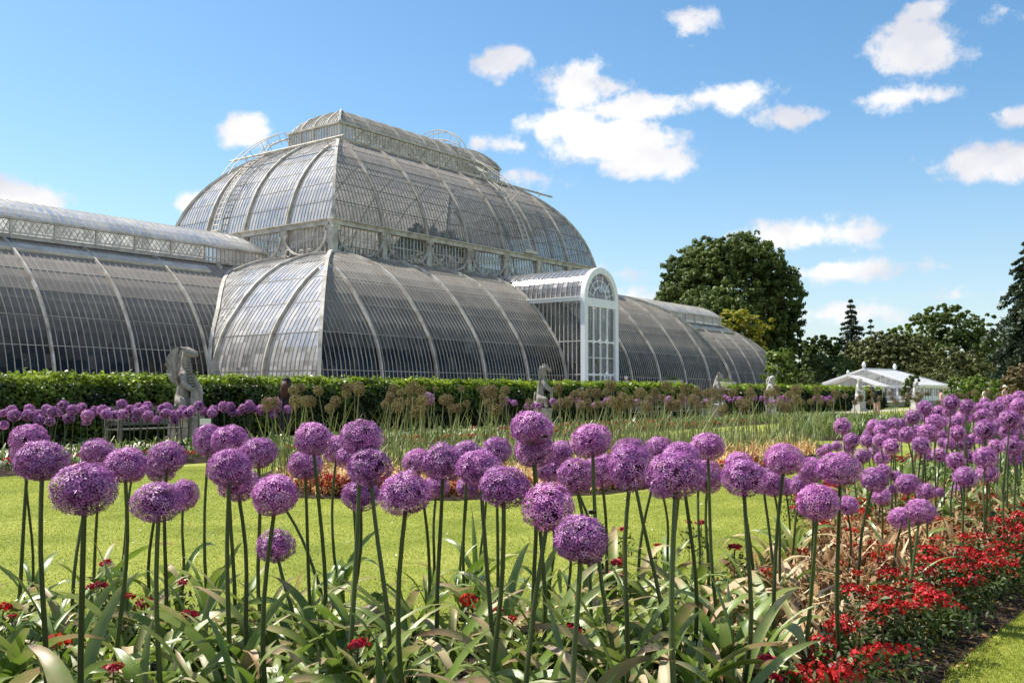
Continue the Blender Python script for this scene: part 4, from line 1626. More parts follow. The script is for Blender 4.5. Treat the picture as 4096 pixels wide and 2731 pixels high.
crop(2000, 1600, .5, [(250, 220, 350, 270, 258, 1330), (275, 395, 340, 300, 310, 1550), (480, 420, 230, 200, 660, 900), (395, 560, 230, 200, 365, 1568), (390, 855, 430, 400, 320, 1540),
                      (645, 1110, 465, 420, 637, 1750), (560, 1150, 260, 220, 590, 1568), (730, 325, 345, 280, 855, 1290), (605, 600, 310, 300, 625, 900), (810, 555, 270, 350, 850, 1568),
                      (1040, 535, 380, 390, 1025, 1568), (1040, 430, 320, 200, 1150, 1050), (1280, 390, 240, 200, 1185, 1130), (1445, 420, 230, 200, 1400, 950), (1660, 370, 280, 230, 1710, 1320),
                      (1400, 600, 460, 390, 1410, 1568), (1660, 610, 250, 330, 1670, 1500), (1450, 460, 330, 230, 1500, 1540), (1590, 580, 240, 240, 1540, 1500), (1300, 700, 220, 190, 1340, 1350),
                      (1955, 620, 370, 330, 1910, 1568), (1910, 510, 240, 210, 2010, 1300), (2100, 640, 230, 230, 2170, 1560), (2190, 670, 230, 210, 2210, 1300)])
crop(2920, 1500, .5, [(430, 670, 320, 270, 375, 1560), (440, 890, 160, 160, 490, 1250), (650, 760, 230, 230, 640, 1500), (880, 745, 345, 290, 885, 1568), (570, 880, 190, 190, 520, 1250),
                      (705, 1015, 345, 310, 660, 1568), (940, 1040, 190, 170, 920, 1500), (1150, 835, 240, 190, 1050, 1568), (1210, 970, 165, 150, 1245, 1560), (1370, 1140, 220, 170, 1345, 1568),
                      (1525, 1085, 250, 210, 1440, 1560), (1425, 870, 210, 150, 1430, 1330), (1570, 930, 160, 140, 1580, 1350), (1330, 810, 120, 100, 1330, 1150), (1230, 760, 130, 110, 1200, 1200), (1300, 910, 80, 90, 1310, 1200), (1680, 935, 80, 80, 1715, 1230), (830, 1250, 100, 120, 835, 1500)])
MIDH = [(900, 410, 140, 120), (970, 525, 130, 105), (855, 570, 90, 70), (780, 590, 90, 80), (735, 620, 90, 60), (955, 585, 100, 80), (1060, 650, 130, 105), (1155, 615, 105, 90), (1095, 530, 115, 125),
        (1215, 670, 120, 85), (1295, 575, 140, 115), (1120, 480, 110, 80), (1210, 530, 125, 120), (1310, 480, 110, 100), (1205, 450, 110, 80), (1150, 410, 110, 90), (1220, 415, 110, 80), (1310, 395, 110, 90),
        (1370, 390, 90, 80), (1420, 480, 135, 155), (1465, 340, 130, 120), (1560, 270, 130, 105), (1595, 340, 120, 90), (1640, 385, 140, 100), (1530, 565, 155, 120), (1585, 465, 150, 115), (1500, 440, 100, 100),
        (1590, 640, 100, 85), (1680, 640, 125, 95), (1700, 470, 85, 90), (1670, 290, 100, 90), (1760, 295, 115, 85), (1770, 225, 135, 90), (1895, 260, 135, 100), (1725, 365, 90, 70), (1800, 385, 120, 90),
        (1865, 345, 120, 95), (1820, 470, 140, 105), (1705, 545, 90, 80), (1770, 550, 110, 90), (1880, 555, 130, 100), (1900, 650, 115, 90), (1805, 690, 150, 115), (1880, 820, 180, 135), (1820, 945, 130, 100),
        (2060, 785, 170, 135), (2045, 665, 185, 125), (1945, 340, 80, 80), (2030, 335, 140, 85), (1995, 265, 90, 70), (2060, 255, 90, 70), (2140, 260, 110, 100), (2040, 440, 170, 150), (2140, 405, 110, 90),
        (2240, 360, 170, 140), (2230, 455, 145, 95), (1945, 510, 90, 90), (2020, 520, 100, 90), (2130, 570, 120, 130), (2260, 570, 170, 150), (2325, 590, 120, 130), (2240, 210, 110, 80), (2310, 250, 130, 100),
        (2200, 285, 110, 80), (2310, 310, 100, 90), (2315, 180, 110, 90), (2335, 400, 110, 120), (2170, 210, 80, 60), (2040, 220, 80, 60), (2280, 660, 130, 110), (2100, 330, 100, 80), (2290, 460, 120, 100)]
FARL = [(10, 510, 60), (40, 500, 60), (95, 480, 80), (115, 525, 100), (30, 600, 75), (235, 475, 88), (225, 525, 95), (310, 515, 80), (315, 562, 88), (375, 475, 85), (420, 495, 92), (400, 570, 80), (470, 500, 75),
        (505, 445, 88), (550, 545, 92), (585, 480, 92), (650, 460, 80), (700, 525, 98), (760, 485, 75), (820, 480, 86), (850, 515, 88), (880, 495, 75), (690, 570, 72), (915, 520, 82), (985, 515, 90), (975, 432, 80),
        (1035, 475, 75), (1095, 500, 80), (1110, 460, 78), (1155, 480, 80), (1180, 448, 78), (1185, 527, 88), (1255, 560, 70), (1085, 550, 68), (1300, 475, 80), (1335, 455, 78), (1325, 510, 88), (1380, 515, 70),
        (1440, 510, 80), (1465, 480, 75), (1505, 505, 84), (1590, 445, 78), (1535, 480, 72), (1400, 565, 66), (1630, 490, 72), (1695, 505, 82), (1710, 480, 76), (1785, 450, 78), (1800, 470, 72), (1840, 450, 70),
        (1860, 495, 75), (1910, 500, 66), (1945, 465, 70), (1995, 435, 75), (1980, 475, 66), (2025, 470, 74), (2080, 490, 70), (2090, 465, 66), (2145, 470, 68), (2160, 418, 72), (2220, 425, 72), (2215, 465, 72),
        (2190, 520, 64), (2300, 475, 70)]


def sized(d):
    return 'large' if d > .18 else 'small' if d < .15 else 'medium'


LAND = [(200, 'left picture edge'), (715, 'stone dragon'), (1141, 'capped woman'), (1500, 'near dome corner'), (2155, 'second statue'), (2400, 'white porch'), (2860, 'third statue'), (3070, 'fourth statue'), (3430, 'low white greenhouse'), (3830, 'tall conifer'), (4050, 'right picture edge')]


def landmark(px):
    return min(LAND, key=lambda t: abs(t[0] - px))[1]


def ordinal(n):
    return '%d%s' % (n, 'th' if 10 <= n % 100 <= 20 else {1: 'st', 2: 'nd', 3: 'rd'}.get(n % 10, 'th'))


def build_near():
    g = random.Random(21)
    rows = sorted(NEAR, key=lambda r: r[0])
    for i, (px, py, w, h, sx, sy) in enumerate(rows):
        dia = 0.158 + 0.022 * min(1, w / 230) + g.uniform(-.004, .004)
        if w < 110: dia = .15
        D = max(2.35, dia * F / w)
        D = min(D, 8.5)
        dia = w * D / F
        H = at(px, py + h * .02, D)
        B = at(sx, sy, D)
        k = (H.z - 0.03) / max(.15, H.z - B.z)
        bx = H.x + (B.x - H.x) * k
        bx = max(H.x - .3, min(H.x + .3, bx))
        base = (bx, H.y + g.uniform(-.1, .1), 0.03)
        root = plant('allium', base, H, dia / 2 * .96, HEAD_NEAR[g.randrange(6)] if w > 75 else HEAD_MID[g.randrange(3)], STEMS[g.randrange(5)], dia * .052, asp=max(.84, min(1.12, h / w)) * 1.05)
        lean = 'low-hanging' if H.z < .62 else 'left-leaning' if H.x < bx - .06 else 'right-leaning' if H.x > bx + .06 else 'upright'
        tag(root, '%s %s purple allium under the %s, %s from left in front bed' % (sized(dia), lean, landmark(px), ordinal(i + 1)), 'allium', 'purple alliums of the front bed')
        add_leaves(root, g.randrange(4, 7) if base[0] < 1.3 else 3, g, size=1.0 if base[0] < 1.3 else .75, dry=.05 if px < 2500 else .3)


def build_mid():
    g = random.Random(22)
    rows = sorted([(2920 + r[0] * .5, 1500 + r[1] * .5, r[2] * .5, r[3] * .5) for r in MIDH])
    for i, (px, py, w, h) in enumerate(rows):
        dia = .165 + g.uniform(-.012, .012)
        D = dia * F / w
        # keep the row of plants within the bed: crowded heads further back
        D = min(max(D, 5.2), 14.0)
        H = at(px, py, D)
        if H.z > 1.22: H = at(px, py, D)
        dia = w * D / F
        base = (H.x + g.uniform(-.08, .08), H.y + g.uniform(-.08, .08), .03)
        root = plant('allium', base, H, dia / 2 * 1.06, HEAD_MID[g.randrange(3)] if w > 55 else HEAD_MID[g.randrange(3)], STEMS[g.randrange(5)], dia * .05)
        tag(root, '%s purple allium in crowded right sweep by the %s, %s from left' % (sized(dia), landmark(px), ordinal(i + 1)), 'allium', 'purple alliums sweeping away on the right')
        add_leaves(root, 3, g, dry=.35, size=.8)


def build_far():
    g = random.Random(23)
    rows = sorted([(r[0] * .5, 1400 + r[1] * .5, r[2] * .5) for r in FARL])
    for i, (px, py, w) in enumerate(rows):
        D = min(max(.205 * F / w, 16.6), 21.0)
        H = at(px, py, D)
        dia = w * D / F
        base = (H.x + g.uniform(-.1, .1), H.y, .04)
        root = plant('allium', base, H, dia / 2 * 1.06, HEAD_FAR[g.randrange(2)] if i % 3 else HEAD_MID[g.randrange(3)], STEMS[g.randrange(5)], .0105)
        tag(root, 'purple allium before hedge by the %s, %s from left in far row' % (landmark(px), ordinal(i + 1)), 'allium', 'purple alliums in front of the hedge')
    # the same row running on behind the seed heads
    spots = []
    while len(spots) < 84:
        u = g.uniform(-27.0, .5); v = g.uniform(28.2, 31.0)
        spots.append((u, v))
    pr = []
    for (u, v) in spots:
        p = uv2w(u, v)
        pr.append((p.x / p.y, p, u))
    for i, (q, p, u) in enumerate(sorted(pr, key=lambda t: t[0])):
        hgt = g.uniform(.84, 1.08)
        px = 2048 + q * F
        root = plant('allium', (p.x, p.y, .05), (p.x + g.uniform(-.06, .06), p.y, hgt), g.uniform(.10, .125), HEAD_FAR[i % 2], STEMS[g.randrange(5)], .0105)
        tag(root, 'distant purple allium behind seed heads by the %s, %s from left there' % (landmark(px), ordinal(i + 1)), 'allium', 'distant purple alliums behind the seed heads')


def build_seeds():
    g = random.Random(24)
    gg = np.random.default_rng(24)
    pts = []
    a = scatter(MID_BED, 165, gg)
    for (x, y) in a:
        pts.append((x, y, g.uniform(.95, 1.38) + (.08 if y < 15 else 0), g.uniform(.078, .098)))
    b = scatter([uvp(-31, 31.2), uvp(-6, 31.0), uvp(-6, 28), uvp(-31, 28)], 50, gg)
    for (x, y) in b:
        pts.append((x, y, g.uniform(.95, 1.45), g.uniform(.08, .1)))
    c = scatter(FAR_BED, 84, gg)
    for (x, y) in c:
        pts.append((x, y, g.uniform(.95, 1.3), g.uniform(.085, .11)))
    pts = [p for p in pts if not (2085 < 2048 + F * p[0] / p[1] < 2210 and p[1] < 33)]
    pts.sort(key=lambda p: p[0] / p[1])
    for i, (x, y, h, r) in enumerate(pts):
        lx, ly = g.gauss(0, .13), g.gauss(0, .1)
        root = plant('allium_seed_head', (x, y, .04), (x + lx, y + ly, h), r, SEED[g.randrange(4)], DSTEMS[g.randrange(4)], .0085 if y < 24 else .010, 'seed_head')
        px = 2048 + F * (x + lx) / y
        tag(root, 'brown dried allium seed head by the %s, %s from left among them' % (landmark(px), ordinal(i + 1)), 'seed head', 'dried allium seed heads in the middle beds')


build_near()
build_mid()
build_far()
build_seeds()
# one last pink bloom among the seed heads
_h = at(1710, 1595, 14.2)
_r = plant('allium', (_h.x + .1, _h.y, .04), _h, .105, HEAD_MID[0].copy(), DSTEMS[1], .009)
[c for c in _r.children if c.name.startswith('flower')][0].data.materials[0] = M['palelilac']
tag(_r, 'single faded pink allium bloom standing among brown seed heads before the hedge', 'allium')


# ------------------------------------------------------------------ leaves between the alliums
def build_clumps():
    g = random.Random(31)
    gg = np.random.default_rng(31)
    poly = [(-3.2, 4.6), (-0.3, 4.7), (.8, 5.1), (1.5, 6.2), (2.2, 7.4), (2.45, 7.3), (2.0, 6.2), (1.45, 5.1), (1.1, 4.3), (.8, 3.3), (.7, 2.8), (-3.2, 2.8)]
    # a jittered grid so the leaves cover the bed evenly
    k = 0
    y = 2.9
    while y < 8.5:
        step = .225 if y < 5 else .34
        x = -3.1
        while x < 4.2:
            p = np.array([[x + g.uniform(-.12, .12), y + g.uniform(-.12, .12)]])
            if inpoly(p, poly)[0] and abs(p[0][0]) < .56 * p[0][1] + .2:
                root = empty('leaf_clump', (p[0][0], p[0][1], .03))
                dry = .05 if x < .9 else .28
                tag(root, 'arching strap leaves without a bloom filling the gaps between purple alliums', 'leaf clump', 'flowerless leaf clumps in the front bed')
                add_leaves(root, g.randrange(6, 9) if y < 5.5 else 5, g, dry=dry, size=.95 if y < 4 else 1.0)
                k += 1
            x += step
        y += step
    return k


build_clumps()


def blades(name, poly, n, seed, lo, hi, wid, mat, lean=.6, kind='stuff', z=.04, upright=0.0, keep=None):
    """ground cover of bent strap blades: two quads each"""
    g = np.random.default_rng(seed)
    p = scatter(poly, n, g)
    if keep is not None:
        p = p[keep(p, g)]
    n = len(p)
    L = g.uniform(lo, hi, n).reshape(-1, 1)
    az = g.uniform(0, 2 * PI, n)
    d = np.stack([np.cos(az), np.sin(az), np.zeros(n)], 1)
    s = np.stack([-np.sin(az), np.cos(az), np.zeros(n)], 1) * (g.uniform(.6, 1.2, n).reshape(-1, 1) * wid / 2)
    e1 = g.uniform(.5, 1.45, n).reshape(-1, 1) * (1 - upright) + 1.42 * upright
    e2 = e1 - g.uniform(.3, 2.0, n).reshape(-1, 1) * (1 - upright * .7)
    up = np.array([0, 0, 1.0])
    b = np.concatenate([p, np.full((n, 1), z)], 1)
    m = b + (d * np.cos(e1) + up * np.sin(e1)) * L * .55
    t = m + (d * np.cos(e2) + up * np.sin(e2)) * L * .45
    t[:, 2] = np.maximum(t[:, 2], z + .01)
    V = np.stack([b - s * .7, b + s * .7, m + s, m - s, t - s * .25, t + s * .25], 1).reshape(-1, 3)
    i = np.arange(n).reshape(-1, 1) * 6
    Q = np.concatenate([np.concatenate([i, i + 1, i + 2, i + 3], 1), np.concatenate([i + 3, i + 2, i + 5, i + 4], 1)])
    r = g.uniform(0, 1, n)
    me = np_mesh(name, V, Q, mat, np.concatenate([r, np.clip(r + .15, 0, 1)]))
    o = link(name, me)
    tag(o, kind=kind)
    return o


RIGHT_BED = [(1.5, 6.0), (2.3, 7.8), (3.2, 9.8), (4.4, 12.2), (6.0, 15.0), (8.2, 18.0), (11.5, 18.3), (12.3, 17.0), (10.0, 14.2), (7.8, 11.6), (6.0, 9.6), (4.7, 8.0), (3.45, 6.55), (2.55, 5.5), (1.9, 4.9)]
blades('withered_leaves', [(1.0, 5.4), (2.3, 7.6), (3.2, 9.8), (4.6, 12), (5.6, 11.2), (5.0, 9.4), (4.2, 7.9), (3.0, 6.5), (2.2, 5.3), (1.5, 4.4), (1.0, 4.6)], 5200, 41, .14, .36, .030, M['straw_pale'])
blades('strap_leaves', [(2.9, 8.6), (4.4, 12.2), (6.0, 15.0), (8.2, 18.0), (11.5, 18.3), (10.0, 14.2), (7.8, 11.6), (6.0, 9.6), (4.4, 8.0)], 3000, 42, .25, .5, .045, M['bedgreen'])
blades('withered_leaves', [(-3.4, 14.2), (-2.5, 12.0), (-.7, 11.8), (1.2, 12.5), (3.2, 15), (5.0, 17.7), (6.3, 20), (6.4, 21.6), (4.6, 20.6), (2, 17.4), (-.4, 14.6), (-3.0, 14.9)], 7600, 43, .14, .44, .034, M['straw'])
blades('strap_leaves', [(-3.9, 15.2), (-.6, 13.6), (2.4, 15.6), (4.6, 18.6), (6.3, 21.0), (7.4, 23.0), (7.0, 26.0), (4.2, 25.5), (1.2, 22.6), (-1.8, 19.6), (-4.0, 17.2)], 4200, 44, .2, .6, .022, M['stalk'], upright=.6)
blades('strap_leaves', [uvp(-44, 31.4), uvp(-6, 31.0), uvp(3, 30.4), uvp(3, 28), uvp(-44, 28)], 6500, 45, .2, .5, .05, M['bedgreen'])
blades('drying_stalks', MID_BED, 900, 46, .6, 1.2, .015, M['stalk'], upright=.88)
blades('strap_leaves', FAR_BED, 5200, 47, .3, .75, .05, M['bedgreen'], upright=.5)


# ------------------------------------------------------------------ red bedding
def red_tufts(name, pts, seed, mat, hgt=(.14, .26), per=46, spread=.055, leafmat=None, size=.022, lmat=None):
    """low bedding plants: domes of small red flowers over dark leaves"""
    g = np.random.default_rng(seed)
    n = len(pts)
    h = g.uniform(*hgt, n)
    P, Nn = [], []
    for i, (x, y) in enumerate(pts):
        k = int(per * g.uniform(.6, 1.3))
        d = unit(g.normal(size=(k, 3)) * np.array([1, 1, .6]) + np.array([0, 0, .7]))
        c = np.array([x, y, h[i]]) + d * np.array([spread, spread, spread * .55]) * g.uniform(.75, 1.1, (k, 1))
        P.append(c); Nn.append(unit(d + g.normal(size=(k, 3)) * .5))
    P = np.concatenate(P); Nn = np.concatenate(Nn)
    V, Q = cards(P, Nn, g.uniform(.7, 1.3, len(P)) * size, g.uniform(.7, 1.2, len(P)) * size, g, .5)
    o = link(name, np_mesh(name, V, Q, mat, g.uniform(0, 1, len(P))))
    tag(o, kind='stuff')
    if lmat:
        k = 62
        x = np.repeat(np.array(pts), k, 0) + g.normal(size=(n * k, 2)) * spread * 1.15
        z = np.repeat(h, k) * g.uniform(.1, .97, n * k) + .02
        P = np.concatenate([x, z.reshape(-1, 1)], 1)
        V, Q = cards(P, unit(g.normal(size=P.shape) + np.array([0, 0, .8])), g.uniform(.03, .06, len(P)), g.uniform(.012, .022, len(P)), g, .4)
        tag(link(lmat[0], np_mesh(lmat[0], V, Q, lmat[1], g.uniform(0, 1, len(P)))), kind='stuff')


_g = np.random.default_rng(51)
BORDER = [(1.2, 3.2), (1.72, 4.3), (2.3, 5.05), (3.0, 5.95), (4.3, 7.55), (5.6, 9.2), (7.6, 11.5), (9.8, 14.1), (9.2, 14.5), (7.2, 11.9), (5.25, 9.6), (3.95, 7.9), (2.85, 6.6), (2.05, 5.4), (1.45, 4.5), (.95, 3.4)]
red_tufts('red_bedding_flowers', scatter(BORDER, 500, _g), 52, M['pinkred'], (.15, .31), 44, .062, size=.019, lmat=('bedding_foliage', M['bedding']))
red_tufts('red_bedding_flowers', scatter([(1.4, 5.9), (2.3, 7.6), (3.3, 9.8), (4.4, 11.8), (6.2, 10.8), (5.0, 9.5), (3.7, 7.8), (2.5, 6.2), (1.9, 5.3)], 95, _g), 53, M['red'], (.12, .28), 26, .045, size=.021, lmat=('rusty_foliage', M['rusty']))
red_tufts('red_bedding_flowers', scatter([(3.05, 9.7), (3.5, 10.6), (4.2, 11.8), (3.7, 11.6), (3.1, 10.5), (2.6, 9.3)], 60, _g), 54, M['red'], (.16, .26), 40, .06, size=.022, lmat=('bedding_foliage', M['bedding']))
_f = [(-3.3, 14.6), (-2.75, 12.5), (-2.45, 11.95), (-.7, 11.75), (1.2, 12.45), (3.4, 15.05), (5.0, 17.2), (4.6, 17.5), (3.0, 15.5), (.9, 13.0), (-.8, 12.4), (-2.3, 12.6), (-2.8, 14.6)]
red_tufts('red_bedding_flowers', scatter(_f, 170, _g), 55, M['red'], (.08, .20), 30, .06, size=.026, lmat=('rusty_foliage', M['rusty']))
red_tufts('red_bedding_flowers', scatter([(-2.75, 12.6), (-2.45, 11.95), (-1.45, 11.8), (-1.5, 12.4), (-2.3, 12.7)], 60, _g), 56, M['red'], (.10, .24), 44, .07, size=.026, lmat=('rusty_foliage', M['rusty']))
red_tufts('red_bedding_flowers', scatter([uvp(-42, 32.0), uvp(-12, 31.4), uvp(-12, 30.9), uvp(-42, 31.3)], 170, _g), 57, M['red'], (.08, .22), 30, .08, size=.035, lmat=('bedding_foliage', M['bedding']))
red_tufts('red_bedding_flowers', scatter([(5.9, 15.6), (6.7, 15.5), (7.0, 16.3), (6.2, 16.6)], 46, _g), 58, M['pinkred'], (.12, .24), 44, .09, size=.034)
red_tufts('red_bedding_flowers', scatter([uvp(-30, 30.8), uvp(-18, 30.8), uvp(-18, 30.0), uvp(-30, 30.2)], 60, _g), 59, M['red'], (.2, .34), 30, .09, size=.035)

# single red flowers pushing up among the leaves of the front bed
SINGLE = [(424, 2254, .42, 'at the lawn edge beneath the tall left alliums'), (405, 2342, .40, 'just below the flower at the lawn edge on the left'), (363, 2348, .39, 'small, left of its neighbour near the left stems'),
          (510, 2388, .36, 'half hidden by arching leaves left of the dark stems'), (577, 2413, .36, 'beside a dark stem left of the low allium'), (733, 2331, .38, 'small, against the lawn left of a tall dark stem'),
          (13, 2431, .38, 'cut off by the left edge of the photo'), (49, 2465, .36, 'tiny, beside the flower at the left edge'), (238, 2563, .34, 'above a folded leaf near the lower left corner'),
          (454, 2671, .33, 'largest, low among leaves at the bottom left'), (759, 2459, .34, 'dark, shaded under leaves below the low allium'),
          (1433, 2580, .35, 'bright, beside brown leaf tips at bottom centre'), (1994, 2438, .36, 'small, between two leaning stems'), (2049, 2473, .35, 'small, left of the lowest purple ball stem'), (1871, 2400, .35, 'dark red, among green leaves in the middle'),
          (2295, 2522, .34, 'deep red, left of the lowest purple ball stem pair'), (2472, 2250, .40, 'right of the lowest purple ball'), (2465, 2302, .36, 'rusty, under the flower right of the lowest ball'), (2940, 2190, .36, 'between the thick stems right of the porch'),
          (2805, 2092, .34, 'at the far lawn edge beneath the porch'), (2757, 2088, .34, 'small, at the far lawn edge left of a stem'), (2495, 2117, .36, 'at the lawn edge right of the green gap'),
          (2627, 2180, .36, 'small, behind a pale folded leaf'), (3068, 2646, .30, 'over the bottom leaves at right of centre'), (3085, 2706, .26, 'wide, at the bottom edge right of centre'), (2937, 2190, .42, 'upper of the pair between thick stems')]


def build_singles():
    g = np.random.default_rng(61)
    protos = []
    for i in range(3):
        k = 60
        d = unit(g.normal(size=(k, 3)) * np.array([1, 1, .5]) + np.array([0, 0, .6]))
        c = d * np.array([.036, .036, .02]) * g.uniform(.6, 1.1, (k, 1))
        V, Q = cards(c, unit(d + g.normal(size=(k, 3)) * .4), g.uniform(.014, .024, k), g.uniform(.012, .02, k), g, .5)
        protos.append(np_mesh('flower_cluster', V, Q, M['red'], g.uniform(0, 1, k)))
    leaves = []
    for i in range(2):
        k = 40
        z = g.uniform(-.22, -.03, k)
        P = np.stack([g.normal(0, .03, k), g.normal(0, .03, k), z], 1)
        V, Q = cards(P, unit(g.normal(size=P.shape) + np.array([0, 0, .6])), g.uniform(.03, .06, k), g.uniform(.01, .018, k), g, .4)
        leaves.append(np_mesh('foliage', V, Q, M['bedding'], g.uniform(0, 1, k)))
    r = random.Random(62)
    for i, (px, py, z, where) in enumerate(SINGLE):
        d = pray(px, py)
        D = (z - CH) / d.z
        D = min(max(D, 2.9), 9.0)
        p = at(px, py, D)
        root = empty('red_bedding_plant', (p.x, p.y, .03))
        tag(root, 'red flower cluster ' + where, 'red flower', 'single red flowers in the front bed')
        h = link('flower_cluster', protos[i % 3], root, (0, 0, p.z - .03))
        h.rotation_euler = (r.uniform(-.3, .3), r.uniform(-.3, .3), r.uniform(0, 6))
        s = r.uniform(.85, 1.2) * (.6 if 'small' in where or 'tiny' in where else 1)
        h.scale = (s, s, s)
        link('foliage', leaves[i % 2], root, (0, 0, p.z - .03))
        st = MB(); st.tube([(0.03 * r.uniform(-1, 1), 0.02, 0), (0, 0, p.z - .04)], .003, 5)
        st.build('stem', M['stem'], root)


build_singles()


# ------------------------------------------------------------------ grass blades on the near lawn
def grass(name, poly, n, seed, lo, hi, w):
    g = np.random.default_rng(seed)
    p = scatter(poly, n, g)
    p = p[np.abs(p[:, 0]) < .56 * p[:, 1] + .1]
    n = len(p)
    L = g.uniform(lo, hi, n).reshape(-1, 1)
    az = g.uniform(0, 2 * PI, n)
    d = np.stack([np.cos(az), np.sin(az), np.zeros(n)], 1) * g.uniform(.1, .8, n).reshape(-1, 1)
    s = np.stack([-np.sin(az), np.cos(az), np.zeros(n)], 1) * w
    b = np.concatenate([p, np.zeros((n, 1))], 1)
    t = b + (d + np.array([0, 0, 1.0])) * L
    V = np.stack([b - s, b + s, t], 1).reshape(-1, 3)
    tag(link(name, np_mesh(name, V, np.arange(3 * n).reshape(-1, 3), M['grass_blade'], g.uniform(0, 1, n), 3)), kind='stuff')


grass('grass', [(1.5, 3.65), (2.0, 4.55), (2.72, 5.42), (3.62, 6.52), (4.88, 8.0), (6.5, 7.9), (6, 5), (3, 3.4)], 110000, 71, .010, .026, .0022)
grass('grass', [(-4.6, 4.9), (-2, 4.72), (-.4, 4.85), (.7, 5.25), (1.5, 6.3), (2.3, 7.9), (3.2, 9.9), (4.4, 12.2), (6.0, 15.0), (7.0, 19.0), (5.2, 17.4), (3.4, 14.7), (1.2, 12.1), (-.7, 11.4), (-2.7, 11.9), (-3.9, 14.2), (-4.0, 17.2), (-5.6, 17.0), (-8.0, 15.1), (-9.5, 14.6), (-9, 4.9)], 330000, 72, .005, .013, .004)

# ------------------------------------------------------------------ clipped hedges
def hedge(u0, u1, label, seed, n):
    g = np.random.default_rng(seed)
    v0, v1, H = 24.4, 22.9, 1.63
    mb = MB()
    L = u1 - u0
    # twiggy core, kept inside the leaves
    mb.box((0, .12, H * .46), (L - .3, v0 - v1 - .55, H * .86))
    mb.box((0, 0, H * .3), (L - .32, v0 - v1 - .3, H * .55))
    c = uv2w((u0 + u1) / 2, (v0 + v1) / 2)
    root = empty('hedge', (c.x, c.y, 0), RZ)
    tag(root, label, 'hedge')
    mb.build('branches', M['hedge_core'], root)
    # leaves: denser towards the near end, facing front, top and the ends
    cam_u = (Vector((0, 0, 0)) - O).dot(UD)
    P, Nn, S = [], [], []

    def bump(x, k):
        return .05 * np.sin(x * 2.1 + k) + .04 * np.sin(x * 5.3 + 2 * k) + .03 * np.sin(x * 11 + k)
    nf = n
    # sample positions along x with density ~ 1/distance
    x = g.uniform(0, 1, nf * 3)
    xx = (u0 + L * x)
    d = np.sqrt((xx - cam_u) ** 2 + 23.0 ** 2)
    keep = g.uniform(0, 1, nf * 3) < (20.0 / d) ** 2
    x = (x[keep] - .5) * L
    d = d[keep]
    m = len(x)
    face = g.uniform(0, 1, m)
    y = np.where(face < .55, -(v0 - v1) / 2, g.uniform(-(v0 - v1) / 2, (v0 - v1) / 2, m))
    z = np.where(face < .55, H * g.uniform(0.02, 1, m) ** .8, H)
    nrm = np.where((face < .55)[:, None], np.array([0, -1, .25]), np.array([0, -.15, 1.0]))
    y = y + bump(x + z * 1.3, seed) * .8 + np.abs(g.normal(0, .09, m))
    z = z + bump(x * 1.2 + y, seed + 1) * (z > H * .9) * 1.2 + g.normal(0, .04, m)
    # rounded shoulder
    sh = np.clip((z - (H - .62)) / .62, 0, 1) * (face < .55)
    y = y + sh ** 1.5 * .42
    nrm = nrm + np.stack([sh * 0, sh * 0, sh * 1.6], 1)
    y = np.where((face >= .55) & (y < -.35), y + .3, y)
    # young shoots sticking up
    up = (g.uniform(0, 1, m) < .07) & (face > .55)
    z = z + up * g.uniform(0, .13, m)
    P = np.stack([x, y, z], 1)
    Nn = unit(nrm + g.normal(size=(m, 3)) * .65)
    s = np.clip(d * .0042, .085, .25)
    V, Q = cards(P, Nn, s * g.uniform(.7, 1.3, m), s * .62 * g.uniform(.7, 1.3, m), g, .3)
    lit_tone = np.clip((z / H - .45) / .5, 0, 1)  # sunlit top and shaded lower front are put into the leaf tone
    rnd = np.clip(g.normal(-.25, .16, m) + .75 * lit_tone + .25 * (face > .55), -.5, 1)
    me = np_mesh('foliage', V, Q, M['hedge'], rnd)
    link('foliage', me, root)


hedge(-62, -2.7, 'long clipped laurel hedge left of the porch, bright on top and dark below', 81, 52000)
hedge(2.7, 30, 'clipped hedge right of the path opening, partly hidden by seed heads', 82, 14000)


# ------------------------------------------------------------------ trees
def ellipsoid_pts(g, n, c, r, shell=.25):
    d = unit(g.normal(size=(n, 3)))
    k = 1 - np.abs(g.normal(0, shell, n)).reshape(-1, 1)
    return np.array(c) + d * k * np.array(r), d


def crown_mesh(name, lobes, n, size, mat, seed, droop=0.0):
    g = np.random.default_rng(seed)
    vol = np.array([l[3] * l[4] + l[4] * l[5] for l in lobes]); vol = vol / vol.sum()
    P, Nn = [], []
    for l, w in zip(lobes, vol):
        k = int(n * w)
        # each lobe is itself a cluster of leaf sprays
        ns = max(8, k // 26)
        sc, sd = ellipsoid_pts(g, ns, l[:3], l[3:6], .12)
        idx = g.integers(0, ns, k)
        rr = min(l[3:6]) * .22
        d = unit(g.normal(size=(k, 3)))
        p = sc[idx] + d * rr * g.uniform(.3, 1.1, (k, 1)) * np.array([1.15, 1.15, .8])
        p[:, 2] -= droop * np.abs(g.normal(0, 1, k)) * rr
        P.append(p)
        Nn.append(unit(sd[idx] * .6 + d * .6 + g.normal(size=(k, 3)) * .45 + np.array([0, 0, .25])))
    P = np.concatenate(P); Nn = np.concatenate(Nn)
    V, Q = cards(P, Nn, size * g.uniform(.6, 1.4, len(P)), size * .7 * g.uniform(.6, 1.3, len(P)), g, .35)
    return np_mesh(name, V, Q, mat, np.clip(g.normal(.45, .22, len(P)), 0, 1))


